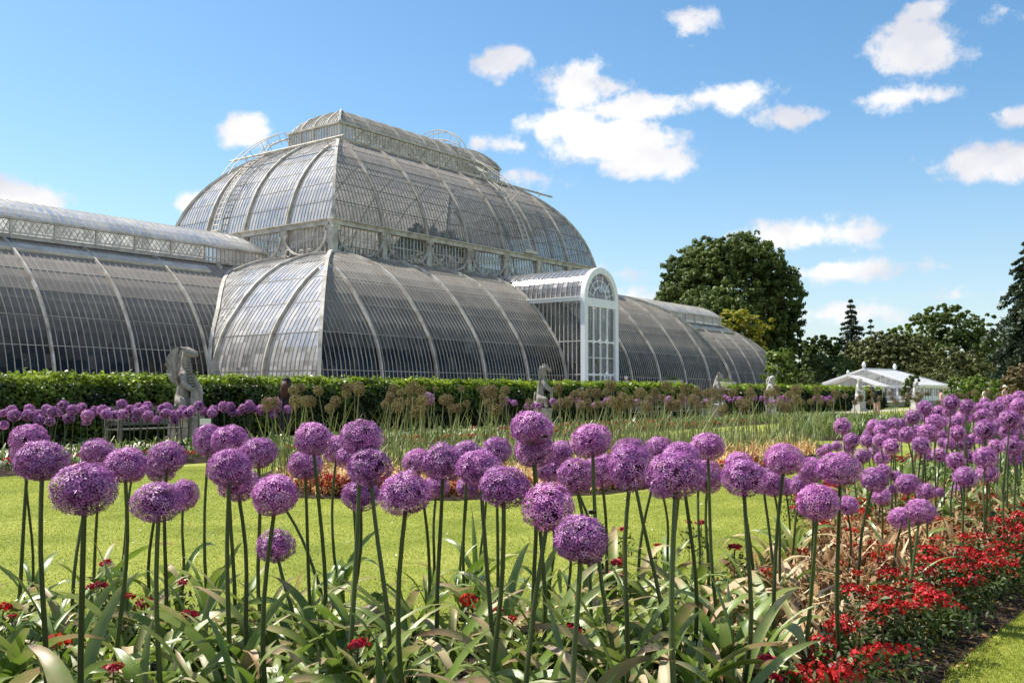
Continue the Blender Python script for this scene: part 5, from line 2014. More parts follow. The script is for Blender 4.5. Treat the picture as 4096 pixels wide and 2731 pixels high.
def random_lobes(g, w, h, n, base=.12, flat=.6, dome=False):
    """lobes filling a rounded crown w wide and h tall"""
    out = [(0, 0, h * (base + (1 - base) * .45), w * .33, w * .33, h * .36)]
    for i in range(n):
        a = g.uniform(0, 2 * PI); f = g.uniform(base, .88)
        prof = math.sin(PI * min(1, (f - base) / (1 - base) * .86 + .14)) ** .6
        if dome: f = g.uniform(.08, .9); prof = math.sqrt(max(.05, 1 - (max(0, f - .25) / .78) ** 2.2))
        rad = w * .5 * prof * (g.uniform(.6, .84) if dome else g.uniform(.45, .82))
        s = w * g.uniform(.15, .25)
        out.append((math.cos(a) * rad, math.sin(a) * rad, h * f, s, s, s * flat * g.uniform(.8, 1.3)))
    return out


def trunk_part(root, h, r, seed, limbs=5, spread=.3):
    g = random.Random(seed)
    m = MB()
    pts = [(g.uniform(-.1, .1) * r * 2 * f, g.uniform(-.1, .1) * r * 2 * f, h * .75 * f) for f in (0, .15, .4, .7, 1)]
    m.tube(pts, [r * 1.4, r, r * .85, r * .6, r * .25], 9)
    for i in range(limbs):
        a = i * 2 * PI / limbs + g.uniform(-.4, .4); z = h * g.uniform(.22, .5)
        e = h * spread * g.uniform(.7, 1.2)
        m.tube([(0, 0, z), (math.cos(a) * e * .5, math.sin(a) * e * .5, z + h * .15), (math.cos(a) * e, math.sin(a) * e, z + h * .3)], [r * .5, r * .3, r * .08], 6)
    m.build('trunk', M['bark'], root, True)


def dome_lobes(g, w, h, n):
    out = [(0, 0, h * .45, w * .36, w * .36, h * .40), (0, 0, h * .25, w * .4, w * .4, h * .22)]
    for i in range(n):
        f = (i + .5) / n
        ph = math.acos(1 - 1.78 * f); th = PI * (1 + 5 ** .5) * i
        s = w * g.uniform(.085, .14)
        k = g.uniform(.80, .90)
        out.append((math.cos(th) * math.sin(ph) ** .8 * w * .5 * k, math.sin(th) * math.sin(ph) ** .8 * w * .5 * k, h * .48 + math.cos(ph) * h * .5 * k, s, s, s * .8))
    return out


def broad_tree(name, px, top, w, D, mat, label, cat, seed, n=9000, leaf=.5, lobes=16, base=.12, flat=.65, ground_z=0.0, limbs=5, group=None, droop=0.0, dome=False):
    """px, top, w are full-resolution photo pixels"""
    p = at(px, 1570, D)
    H = at(px, top, D).z - ground_z
    W = w * D / F
    root = empty(name, (p.x, p.y, ground_z), random.uniform(0, .5))
    tag(root, label, cat, group)
    g = random.Random(seed)
    me = crown_mesh('crown', (dome_lobes(g, W, H, lobes) if dome else random_lobes(g, W, H, lobes, base, flat)), n, leaf, mat, seed, droop)
    # measure and fit the crown into its height and width
    co = np.zeros(len(me.vertices) * 3, np.float32); me.vertices.foreach_get('co', co); co = co.reshape(-1, 3)
    hi = np.percentile(co[:, 2], 99.7); wx = np.percentile(np.abs(co[:, :2]), 99.0)
    co *= np.array([W / 2 / wx, W / 2 / wx, H / hi], np.float32)
    me.vertices.foreach_set('co', co.ravel()); me.update()
    link('crown', me, root)
    trunk_part(root, H, max(.08, W * .025), seed, limbs)
    return root


def conifer(name, px, top, w, D, mat, label, seed, tiers=22, n=5200, leaf=.5, droop=.25, group=None, ragged=.3):
    p = at(px, 1570, D)
    H = at(px, top, D).z
    W = w * D / F
    root = empty(name, (p.x, p.y, 0))
    tag(root, label, 'conifer', group)
    g = np.random.default_rng(seed)
    P, Nn = [], []
    br = MB()
    br.tube([(0, 0, 0), (0, 0, H * .5), (0, 0, H * .98)], [W * .04, W * .025, .03], 8)
    for i in range(tiers):
        f = i / (tiers - 1)
        z = H * (.08 + .88 * f)
        rad = W / 2 * (1 - f) ** .8 + .25
        k = 6 if f < .8 else 4
        for j in range(k):
            a = j * 2 * PI / k + i * 1.3 + g.uniform(-.3, .3)
            L = rad * g.uniform(1 - ragged, 1.08)
            m = max(8, int(n / tiers / k * (.4 + 1.2 * (1 - f))))
            t = g.uniform(.1, 1, m)
            side = g.normal(0, .12, m) * L * (1.1 - t * .5)
            x = math.cos(a) * t * L - math.sin(a) * side
            y = math.sin(a) * t * L + math.cos(a) * side
            zz = z - droop * L * t ** 1.5 + g.normal(0, .05, m) * L - np.abs(g.normal(0, .07, m)) * L + .18 * L * np.maximum(0, t - .75)
            P.append(np.stack([x, y, zz], 1))
            Nn.append(unit(g.normal(size=(m, 3)) * .6 + np.array([math.cos(a) * .3, math.sin(a) * .3, .8])))
            br.tube([(0, 0, z), (math.cos(a) * L * .9, math.sin(a) * L * .9, z - droop * L * .85)], [.06, .02], 4)
    P = np.concatenate(P); Nn = np.concatenate(Nn)
    V, Q = cards(P, Nn, leaf * g.uniform(.6, 1.4, len(P)), leaf * .5 * g.uniform(.6, 1.3, len(P)), g, .3)
    link('crown', np_mesh('crown', V, Q, mat, np.clip(g.normal(.45, .22, len(P)), 0, 1)), root)
    br.build('trunk', M['bark'], root, True)
    return root


T_DARK = foliage('tree_dark', (0.022, 0.046, 0.010), (0.17, 0.22, 0.055), .16, .25, .55, .15)
T_MID = foliage('tree_mid', (0.035, 0.068, 0.014), (0.20, 0.26, 0.065), .16, .25, .5, .35)
T_OLIVE = foliage('tree_olive', (0.045, 0.058, 0.015), (0.25, 0.26, 0.085), .16, .22, .5, .3)
T_BRIGHT = foliage('tree_bright', (0.05, 0.105, 0.012), (0.28, 0.36, 0.06), .2, .3, .5, .35)
T_YELLOW = foliage('tree_yellow', (0.14, 0.16, 0.012), (0.40, 0.36, 0.045), .2, .35, .5, .3)
T_CON = foliage('conifer_blue', (0.016, 0.032, 0.018), (0.10, 0.14, 0.075), .25, .12, .5, .3)
T_TAN = foliage('shrub_tan', (0.09, 0.07, 0.03), (0.28, 0.22, 0.11), .3, .25, .5, .3)
K = 1.7415


def build_trees():
    broad_tree('beech_tree', 1672 * K, 546 * K, 318 * K, 128, T_DARK, 'huge dark rounded tree behind the right wing of the glasshouse', 'tree', 901, 130000, .4, 130, .02, .8, dome=True)
    broad_tree('chestnut_tree', 1640 * K, 655 * K, 200 * K, 116, T_MID, 'mid green tree in front of the huge dark tree, behind the right wing', 'tree', 902, 26000, .48, 60, .05, .6, droop=.6, dome=True)
    broad_tree('golden_tree', 1700 * K, 712 * K, 150 * K, 108, T_YELLOW, 'yellow green tree rising just behind the right wing roof', 'tree', 903, 5000, .5, 14, .3, .5)
    broad_tree('small_tree', 1795 * K, 800 * K, 90 * K, 88, T_BRIGHT, 'fresh green small tree at the right end of the glasshouse', 'tree', 904, 5000, .32, 12, .05, .55)
    broad_tree('yew_tree', 1888 * K, 772 * K, 120 * K, 150, T_DARK, 'very dark rounded tree left of the tall slim conifer', 'tree', 905, 13000, .52, 36, .03, .7, dome=True)
    broad_tree('small_tree', 1838 * K, 782 * K, 60 * K, 160, T_OLIVE, 'small grey green tree far behind the end of the glasshouse', 'tree', 906, 2500, .5, 8, .05, .7)
    conifer('conifer', 1958 * K, 680 * K, 150 * K, 150, T_CON, 'slim pointed conifer standing tallest left of the low greenhouse', 907, 19, 9000, .6, ragged=.5)
    conifer('conifer', 2003 * K, 728 * K, 95 * K, 152, T_CON, 'smaller thin conifer just right of the slim pointed one', 908, 14, 4000, .55, ragged=.5)
    broad_tree('maple_tree', 1900 * K, 818 * K, 165 * K, 120, T_MID, 'green leafy tree between the glasshouse end and the low greenhouse', 'tree', 909, 16000, .42, 40, .02, .6, dome=True)
    broad_tree('evergreen_oak', 2046 * K, 766 * K, 215 * K, 136, T_OLIVE, 'broad olive domed tree directly behind the low white greenhouse', 'tree', 910, 34000, .44, 70, .02, .75, dome=True)
    broad_tree('plane_tree', 2080 * K, 745 * K, 150 * K, 165, T_BRIGHT, 'pale green treetop showing over the olive domed tree', 'tree', 911, 6000, .55, 14, .1, .5)
    broad_tree('cedar_tree', 2190 * K, 703 * K, 215 * K, 140, T_MID, 'tall layered green tree right of the low greenhouse', 'tree', 912, 24000, .5, 40, .05, .36)
    broad_tree('copper_tree', 2265 * K, 745 * K, 150 * K, 142, T_DARK, 'dark spreading tree between the layered tree and the right conifer', 'tree', 913, 8000, .5, 16, .05, .45)
    broad_tree('oak_tree', 2190 * K, 800 * K, 190 * K, 124, T_OLIVE, 'brownish olive tree below the tall layered green tree', 'tree', 914, 18000, .44, 44, .02, .6, dome=True)
    conifer('spruce_tree', 2365 * K, 540 * K, 300 * K, 80, T_CON, 'large drooping conifer cut off by the right edge', 915, 22, 20000, .42, .55, ragged=.5)
    broad_tree('shrub', 2245 * K, 862 * K, 160 * K, 78, T_BRIGHT, 'bright green spreading shrub right of the low greenhouse', 'shrub', 916, 5000, .26, 16, .02, .5)
    broad_tree('shrub', 2345 * K, 838 * K, 110 * K, 66, T_TAN, 'tan feathery shrub at the right edge below the big conifer', 'shrub', 917, 4500, .24, 12, .02, .7)
    broad_tree('small_tree', 2088 * K, 862 * K, 40 * K, 86, T_MID, 'small dark tree standing against the right end of the low greenhouse', 'tree', 918, 2200, .24, 8, .05, .7)
    broad_tree('shrub', 1845 * K, 838 * K, 100 * K, 92, T_MID, 'rounded green shrub below the small tree at the glasshouse end', 'shrub', 919, 4000, .3, 10, .02, .7)
    broad_tree('shrub', 2180 * K, 850 * K, 110 * K, 104, T_OLIVE, 'olive shrub behind the bright green spreading shrub', 'shrub', 920, 3500, .32, 10, .02, .7)
    broad_tree('plane_tree', 2140 * K, 765 * K, 120 * K, 170, T_MID, 'distant green treetop between the olive dome and the layered tree', 'tree', 921, 4000, .55, 10, .05, .6)
    broad_tree('lime_tree', 2300 * K, 770 * K, 130 * K, 150, T_MID, 'green tree just left of the big drooping conifer', 'tree', 922, 5000, .5, 12, .04, .6)
    broad_tree('yew_tree', 2000 * K, 800 * K, 110 * K, 155, T_DARK, 'dark tree filling the gap below the two slim conifers', 'tree', 923, 5000, .5, 12, .02, .8)
    broad_tree('yew_tree', 2240 * K, 800 * K, 130 * K, 150, T_DARK, 'dark tree low behind the brownish olive tree', 'tree', 924, 5000, .5, 12, .02, .8)


build_trees()


# ------------------------------------------------------------------ palms inside the glasshouse
def palm_mesh(h, spread, n, seed):
    g = np.random.default_rng(seed)
    P, Nn = [], []
    for i in range(n):
        a = g.uniform(0, 2 * PI); el = g.uniform(-.1, 1.3); L = spread * g.uniform(.7, 1.1)
        k = 60
        t = g.uniform(.08, 1, k)
        r = L * t * math.cos(el); z = h + L * t * math.sin(el) - L * .55 * t ** 2
        side = g.normal(0, .09, k) * L * np.sin(PI * np.clip(t, .1, .95))
        P.append(np.stack([math.cos(a) * r - math.sin(a) * side, math.sin(a) * r + math.cos(a) * side, z - np.abs(side) * .6], 1))
        Nn.append(unit(g.normal(size=(k, 3)) * .5 + np.array([0, 0, .8])))
    P = np.concatenate(P); Nn = np.concatenate(Nn)
    P[:, 2] = np.maximum(P[:, 2], .1)
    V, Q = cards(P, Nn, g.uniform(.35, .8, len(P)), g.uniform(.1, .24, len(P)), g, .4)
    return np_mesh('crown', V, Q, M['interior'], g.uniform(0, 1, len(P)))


def build_palms():
    g = random.Random(95)
    kinds = []
    for i, (h, s, n) in enumerate(((.5, 2.4, 34), (1.8, 2.2, 34), (2.8, 2.2, 30), (6.5, 3.0, 34), (10.0, 3.0, 34))):
        m = MB(); m.tube([(0, 0, 0), (.1, 0, h * .5), (0, .05, h)], [.2, .16, .14], 7)
        kinds.append((palm_mesh(h, s, n, 96 + i), m.mesh('trunk', [M['bark']], True)))
    spots = []
    for i in range(17):
        spots.append((-17.4 + i * 2.2 + g.uniform(-.4, .4), 11.4 + g.uniform(-.9, .4), g.choice([0, 0, 1, 1, 2])))
    for i in range(7):
        spots.append((-16.6 + g.uniform(-.5, .5), -10.5 + i * 3.3, g.choice([0, 0, 1, 1])))
    for i in range(12):
        spots.append((g.uniform(-11, 11), g.uniform(-4.5, 4.5), g.choice([2, 3, 3, 4])))
    for i in range(9):
        spots.append((g.uniform(-16, 16), -11 + g.uniform(-1, 1), g.choice([1, 2])))
    for i in range(13):
        spots.append((-24 - i * 2.1, g.uniform(3.0, 4.2), g.choice([0, 0, 1, 1])))
        spots.append((-23.5 - i * 2.1, g.uniform(-3.5, 1.5), g.choice([1, 2, 2])))
    for i in range(10):
        spots.append((24 + i * 2.4, g.uniform(2.0, 4.0), g.choice([0, 0, 1, 1])))
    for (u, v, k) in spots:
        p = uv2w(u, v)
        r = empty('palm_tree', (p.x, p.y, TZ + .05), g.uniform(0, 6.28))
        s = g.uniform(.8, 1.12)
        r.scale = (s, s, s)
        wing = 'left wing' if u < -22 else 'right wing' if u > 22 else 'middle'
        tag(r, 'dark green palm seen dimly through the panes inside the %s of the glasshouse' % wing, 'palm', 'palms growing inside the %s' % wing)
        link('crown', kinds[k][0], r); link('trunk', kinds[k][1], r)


build_palms()


# ------------------------------------------------------------------ low white greenhouse on the right
def build_small_house():
    D = 94
    p = at(3462, 1570, D)
    W = 400 * D / F
    root = empty('greenhouse', (p.x, p.y, 0), R(-42))
    tag(root, 'low square white greenhouse with shallow glazed roof and a gabled porch', 'greenhouse')
    hw = W / 2 * .95
    E_, A_ = 1.85, 3.55
    dep = 9.6
    wl, gl = MB(), MB()
    # walls: posts, rails, panes
    for (x0, y0, x1, y1) in ((-hw, 0, hw, 0), (hw, 0, hw, dep), (-hw, 0, -hw, dep), (-hw, dep, hw, dep)):
        n = 12
        for i in range(n + 1):
            f = i / n
            wl.box((x0 + (x1 - x0) * f, y0 + (y1 - y0) * f, E_ / 2), (.16 if i % 3 else .3, .16 if i % 3 else .3, E_))
        wl.strip([(x0, y0, E_), (x1, y1, E_)], Vector((0, 0, 1)), .3, .22)
        wl.strip([(x0, y0, .5), (x1, y1, .5)], Vector((0, 0, 1)), .2, .9)
        gl.add([(x0, y0, .9), (x1, y1, .9), (x1, y1, E_), (x0, y0, E_)], [(0, 1, 2, 3)], 0, [[(0, 0), (14, 0), (14, 2), (0, 2)]])
    wl.build('wall_frame', M['porchpaint'], root)
    gl.build('wall_glass', M['glass_dome'], root, False, True)
    # front gable of the main roof and ridge running back, hipped at the rear
    ap = (0, 0, A_); ab = (0, dep * .75, A_)
    r = MB()
    r.add([(-hw - .3, -.2, E_ + .1), (0, -.2, A_), (0, dep * .8, A_), (-hw - .3, dep + .3, E_ + .1), (hw + .3, dep + .3, E_ + .1), (hw + .3, -.2, E_ + .1)],
          [(0, 3, 2, 1), (1, 2, 4, 5), (2, 3, 4)], 0, [[(0, 0), (9, 0), (9, 6), (0, 6)], [(0, 6), (9, 6), (9, 0), (0, 0)], [(0, 0), (9, 0), (9, 6)]])
    roof = r.build('roof', M['glass_end'], root, False, True)
    b = MB()
    for sx in (-1, 1):
        for i in range(16):
            y = -.2 + (dep * .8 + .2) * i / 15
            b.strip([(sx * (hw + .3), y, E_ + .13), (0, y, A_ + .03)], Vector((sx * .4, 0, 1)), .07 if i else .3, .08 if i else .16)
        b.strip([(sx * (hw + .3), -.3, E_ + .12), (sx * (hw + .3), dep + .3, E_ + .12)], Vector((0, 0, 1)), .2, .14)
        b.strip([(sx * (hw + .3), dep + .3, E_ + .13), (0, dep * .8, A_ + .04)], Vector((0, 0, 1)), .16, .12)
    b.strip([(0, -.3, A_ + .06), (0, dep * .8, A_ + .06)], Vector((0, 0, 1)), .24, .14)
    for y in (-.25, dep * .8):
        b.lathe([(.05, 0), (.16, .1), (.22, .3), (.14, .5), (.03, .62)], (0, y, A_ + .1), 8)
    b.build('roof_frame', M['porchpaint'], roof)
    g = MB(); g.add([(-hw, -.1, E_), (hw, -.1, E_), (0, -.1, A_ - .05)], [(0, 1, 2)], 0, [[(0, 0), (16, 0), (8, 4)]])
    gp = g.build('gable_glass', M['glass_dome'], root, False, True)
    gb = MB()
    for i in range(1, 18):
        x = -hw + 2 * hw * i / 18
        gb.strip([(x, -.14, E_), (x, -.14, E_ + (A_ - E_) * (1 - abs(x) / hw))], Vector((0, -1, 0)), .07, .05)
    gb.build('glazing_grid', M['porchpaint'], gp)
    # projecting gabled porch
    pc = empty('porch'); pc.parent = root; pc.location = (-hw * .12, -2.6, 0)
    pw, pe, pa = hw * .6, 1.85, 2.95
    f = MB()
    for x in (-pw, -pw * .45, pw * .45, pw):
        f.box((x, 0, pe / 2), (.28, .28, pe)); 
    for x in (-pw, pw):
        f.box((x, 1.3, pe / 2), (.2, .2, pe))
    f.strip([(-pw - .2, 0, pe), (pw + .2, 0, pe)], Vector((0, 0, 1)), .26, .2)
    for sx in (-1, 1):
        f.strip([(sx * (pw + .3), -.1, pe + .05), (0, -.1, pa)], Vector((sx * .4, 0, 1)), .24, .2)
        for i in range(5):
            f.strip([(sx * (pw + .3), .3 + i * .5, pe + .05), (0, .3 + i * .5, pa)], Vector((sx * .4, 0, 1)), .05, .06)
    f.lathe([(.05, 0), (.14, .1), (.16, .25), (.03, .45)], (0, -.1, pa + .05), 8)
    f.build('porch_frame', M['porchpaint'], pc)
    g = MB()
    g.add([(-pw - .3, -.1, pe + .02), (0, -.1, pa - .03), (0, 2.6, pa - .03), (-pw - .3, 2.6, pe + .02), (pw + .3, -.1, pe + .02), (pw + .3, 2.6, pe + .02)], [(0, 1, 2, 3), (1, 4, 5, 2)], 0,
          [[(0, 0), (0, 6), (5, 6), (5, 0)], [(0, 0), (0, 6), (5, 6), (5, 0)]])
    g.add([(-pw, -.02, pe), (pw, -.02, pe), (0, -.02, pa - .1)], [(0, 1, 2)], 0, [[(0, 0), (8, 0), (4, 3)]])
    g.build('porch_glass', M['glass_dome'], pc, False, True)


build_small_house()


# ------------------------------------------------------------------ heraldic stone beasts
def beast_statue(u, label, kind, scale=1.0, mat='stone', rz=0.0):
    p = uv2w(u, 25.75)
    root = empty('stone_statue', (p.x, p.y, 0), RZ + rz)
    root.scale = (scale * .88, scale * .9, scale * 1.02)
    tag(root, label, 'statue', None)
    m = MB()
    m.box((0, 0, .09), (.86, .8, .18)); m.box((0, 0, .38), (.7, .66, .42)); m.box((0, 0, .63), (.78, .74, .09))
    m.build('plinth', M[mat], root)
    z = .66
    # seated or rearing body facing -y with both forelegs on an upright shield
    q = .82 if kind in ('dragon', 'horse', 'griffin') else 1.0
    V = [(0, .10, z + .30, .20 * q), (0, .14, z + .52, .20 * q), (0, .10, z + .80, .19 * q), (0, .04, z + 1.05, .175 * q), (0, .02, z + 1.22, .125 * q)]
    Eg = [(0, 1), (1, 2), (2, 3), (3, 4)]

    def chain(start, pts):
        k = start
        for q in pts:
            V.append(q); Eg.append((k, len(V) - 1)); k = len(V) - 1
        return k
    if kind == 'dragon':
        chain(4, [(-.03, .03, z + 1.40, .115), (-.02, .0, z + 1.54, .115), (-.01, -.10, z + 1.62, .125), (.0, -.26, z + 1.56, .095), (.0, -.38, z + 1.50, .06)])
        chain(7, [(-.09, .06, z + 1.70, .035), (-.1, .14, z + 1.73, .015)]); chain(7, [(.09, .06, z + 1.70, .035), (.1, .14, z + 1.73, .015)])
    elif kind == 'horse':
        chain(4, [(-.08, -.02, z + 1.38, .13), (-.10, -.04, z + 1.52, .125), (-.02, -.14, z + 1.56, .10), (.10, -.26, z + 1.46, .075), (.16, -.33, z + 1.40, .06)])
        chain(7, [(-.12, .02, z + 1.66, .03)])
    elif kind == 'lion':
        chain(4, [(0, -.04, z + 1.36, .2), (.02, -.14, z + 1.42, .17), (.05, -.28, z + 1.36, .09)])
    elif kind == 'bull':
        chain(4, [(0, -.06, z + 1.36, .16), (.02, -.2, z + 1.40, .13), (.06, -.34, z + 1.33, .09)])
        chain(6, [(-.14, -.1, z + 1.52, .04), (-.2, -.06, z + 1.62, .02)]); chain(6, [(.18, -.1, z + 1.52, .04), (.24, -.06, z + 1.62, .02)])
    else:
        chain(4, [(0, .0, z + 1.36, .12), (0, -.06, z + 1.50, .11), (.03, -.2, z + 1.50, .07), (.06, -.32, z + 1.42, .03)])
        chain(6, [(-.06, .02, z + 1.62, .02)]); chain(6, [(.06, .02, z + 1.62, .02)])
    for s in (-1, 1):
        # foreleg bent over the top of the shield, hind leg planted
        chain(3, [(s * .22, -.05, z + .98, .10), (s * .31, -.16, z + .80, .075), (s * .27, -.30, z + .70, .065), (s * .17, -.36, z + .66, .06)])
        chain(0, [(s * .2, .02, z + .34, .13), (s * .26, -.14, z + .36, .10), (s * .24, -.10, z + .16, .07), (s * .24, -.2, z + .05, .075)])
    chain(0, [(0, .3, z + .16, .08), (.1, .38, z + .3, .05), (.06, .36, z + .5, .04), (.14, .34, z + .62, .05)])
    link('body', skin('body', V, Eg, [M[mat]], 2), root)
    # shield: curved heater, thick
    sh = MB()
    cols, rows_ = 7, 9
    vs = []
    for side in (0, 1):
        for r in range(rows_):
            f = r / (rows_ - 1)
            w = .25 * (1 if f < .45 else math.sqrt(max(0.02, 1 - ((f - .45) / .56) ** 2)))
            for c in range(cols):
                x = (c / (cols - 1) * 2 - 1) * w
                vs.append((x, -.42 + .5 * x * x + side * .07, z + .74 - .72 * f + (0.03 * math.cos(x * 14) if r == 0 else 0)))
    fs = []
    o = rows_ * cols
    for r in range(rows_ - 1):
        for c in range(cols - 1):
            a = r * cols + c
            fs.append((a, a + cols, a + cols + 1, a + 1)); fs.append((o + a, o + a + 1, o + a + cols + 1, o + a + cols))
    for c in range(cols - 1):
        fs.append((c, c + 1, o + c + 1, o + c)); a = (rows_ - 1) * cols + c; fs.append((a, o + a, o + a + 1, a + 1))
    for r in range(rows_ - 1):
        a = r * cols; fs.append((a, o + a, o + a + cols, a + cols)); a += cols - 1; fs.append((a, a + cols, o + a + cols, o + a))
    sh.add(vs, fs)
    sh.build('shield', M[mat], root)
    if kind == 'dragon':
        # folded wing rising behind the shoulder, crest along the neck, belly rings
        for s in (-1, 1):
            w = MB()
            prof = [(0, .12, .80), (-.02, .36, .88), (.0, .42, .98), (-.03, .50, 1.10), (-.01, .48, 1.2), (-.02, .55, 1.34), (.0, .46, 1.52), (.02, .30, 1.70), (.03, .14, 1.74), (.03, .20, 1.42), (.02, .16, 1.1)]
            vs = [(s * (.17 + q[0] + .0), q[1] - .02, z + q[2] - .02) for q in prof] + [(s * (.25 + q[0]), q[1] - .02, z + q[2] - .02) for q in prof]
            n = len(prof)
            w.add(vs, [tuple(range(n)), tuple(range(n, 2 * n))[::-1]] + [(i, (i + 1) % n, n + (i + 1) % n, n + i) for i in range(n)])
            for q in (3, 5, 6):
                w.tube([(s * .26, .12, z + .95), (s * .27, prof[q][1] - .04, z + prof[q][2] - .04)], [.035, .015], 5)
            w.build('wing', M[mat], root)
        b = MB()
        for i in range(8):
            zz = z + .78 + i * .075
            b.tube([(x, -.17 + .9 * x * x - (.02 if i < 4 else -.02 * (i - 3)), zz) for x in np.linspace(-.15, .15, 7)], .022, 5)
        for i in range(6):
            f = i / 5
            b.tube([(0, .12 + .02 * f, z + .95 + .5 * f), (0, .22 - .03 * f, z + 1.02 + .5 * f)], [.035, .005], 5)
        b.build('scale_ridge', M[mat], root)
    if kind == 'horse':
        b = MB()
        for i in range(9):
            f = i / 8
            b.tube([(-.10 - .02 * f, .06, z + 1.08 + .5 * f), (-.16, .13, z + 1.0 + .5 * f), (-.14, .17, z + .9 + .5 * f)], [.045, .035, .012], 6)
        b.build('mane', M[mat], root)
    if kind == 'lion':
        b = MB()
        g = random.Random(3)
        for i in range(34):
            a = g.uniform(0, 2 * PI); zz = z + g.uniform(1.12, 1.5)
            c = (.19 * math.cos(a), .02 + .19 * math.sin(a), zz)
            b.tube([c, (c[0] * 1.22, c[1] * 1.2 + .01, zz - .07), (c[0] * 1.2, c[1] * 1.2, zz - .15)], [.045, .035, .01], 6)
        b.build('mane', M[mat], root)
    return root


ST = 1.0
beast_statue(-34.7, 'weathered grey stone dragon with folded wings holding a shield, nearest statue', 'dragon', 1.0, 'stone', R(22))
beast_statue(-19.05, 'grey stone horse beast holding a tall shield before the dome, second statue', 'horse', 1.0, 'stone', R(30))
beast_statue(-3.8, 'stone beast with a raised snout left of the planted urn, third statue', 'bull', 1.0, 'stone', R(15))
beast_statue(3.1, 'round headed pale stone lion at the right end of the glasshouse', 'lion', 1.0, 'palestone', R(20))
beast_statue(18.6, 'slim pale stone beast standing before the low white greenhouse', 'griffin', 1.0, 'palestone', R(-20))
beast_statue(33.0, 'pale stone beast with a curved back at the small dark tree', 'lion', 1.0, 'palestone', R(60))
beast_statue(47.7, 'distant pale stone beast beside the bright green shrub', 'bull', 1.0, 'palestone', R(-20))
beast_statue(61.9, 'farthest pale stone beast beside the man in the white cap', 'dragon', 1.0, 'palestone', R(-20))


# ------------------------------------------------------------------ urns, benches, plant label
def urn(u, v, label, top=2.0):
    p = uv2w(u, v)
    root = empty('stone_urn', (p.x, p.y, TZ))
    tag(root, label, 'urn', 'planted urns on the terrace')
    h = top - TZ
    m = MB()
    m.lathe([(.32, 0), (.32, .12), (.2, .16), (.16, h - .5), (.24, h - .42)], n=20)
    m.build('pedestal', M['palestone'], root, False)
    m = MB()
    m.lathe([(.2, h - .44), (.36, h - .40), (.52, h - .28), (.56, h - .12), (.62, h - .06), (.64, h), (.55, h), (.5, h - .08)], n=28)
    m.build('bowl', M['palestone'], root, True)
    g = np.random.default_rng(int(u * 10) % 97)
    k = 150
    d = unit(g.normal(size=(k, 3)) + np.array([0, 0, .6]))
    P = np.array([0, 0, h + .02]) + d * np.array([.5, .5, .2]) * g.uniform(.4, 1.1, (k, 1))
    V, Q = cards(P, unit(d + g.normal(size=(k, 3)) * .5), g.uniform(.08, .2, k), g.uniform(.03, .07, k), g, .3)
    link('planting', np_mesh('planting', V, Q, M['bedgreen'], g.uniform(0, 1, k)), root)


urn(2.3, 20.0, 'shallow pale stone urn of plants between porch and third statue', 2.02)
urn(9.8, 20.0, 'shallow pale stone urn of plants just right of the third statue', 1.98)


def bench(u, v, label, w=1.9):
    p = uv2w(u, v)
    root = empty('garden_bench', (p.x, p.y, 0), RZ)
    tag(root, label, 'bench', 'wooden benches along the hedge')
    m = MB()
    for i in range(5):
        m.box((0, -.05 - i * .1, .44), (w, .08, .03))
    m.build('seat', M['wood'], root)
    b = MB()
    b.box((0, .06, .92), (w, .05, .09)); b.box((0, .045, .55), (w, .04, .06))
    n = int(w / .1)
    for i in range(n):
        b.box((-w / 2 + .08 + (w - .16) * i / (n - 1), .05, .73), (.045, .025, .32))
    b.build('backrest', M['wood'], root)
    for s in (-1, 1):
        a = MB(); a.box((s * (w / 2 - .03), -.24, .66), (.09, .62, .045)); a.build('armrest', M['wood'], root)
        for y, h in ((.06, .95), (-.5, .64)):
            l = MB(); l.box((s * (w / 2 - .03), y, h / 2), (.07, .07, h)); l.build('leg', M['wood'], root)
    return root


bench(-36.2, 26.3, 'slatted silvery bench behind purple alliums at the left, before the hedge')
bench(-11.7, 25.9, 'slatted bench half hidden by seed heads, left of a matching one')
bench(-8.0, 25.9, 'slatted bench half hidden by seed heads, right of a matching one')
bench(-37.0 - 6.5, 26.3, 'slatted silvery bench behind purple alliums at the left edge')


def plant_label():
    p = at(822, 1688, 17.5)
    root = empty('plant_label', (p.x, p.y, .04))
    tag(root, 'small blank white sign on a stake among purple alliums near the dragon', 'sign')
    m = MB(); m.box((0, 0, p.z - .03), (.19, .015, .11), 0, .1); m.build('board', M['white'], root)
    m = MB(); m.box((0, .02, (p.z - .05) / 2), (.02, .012, p.z - .05)); m.build('stake', M['wood'], root)


plant_label()


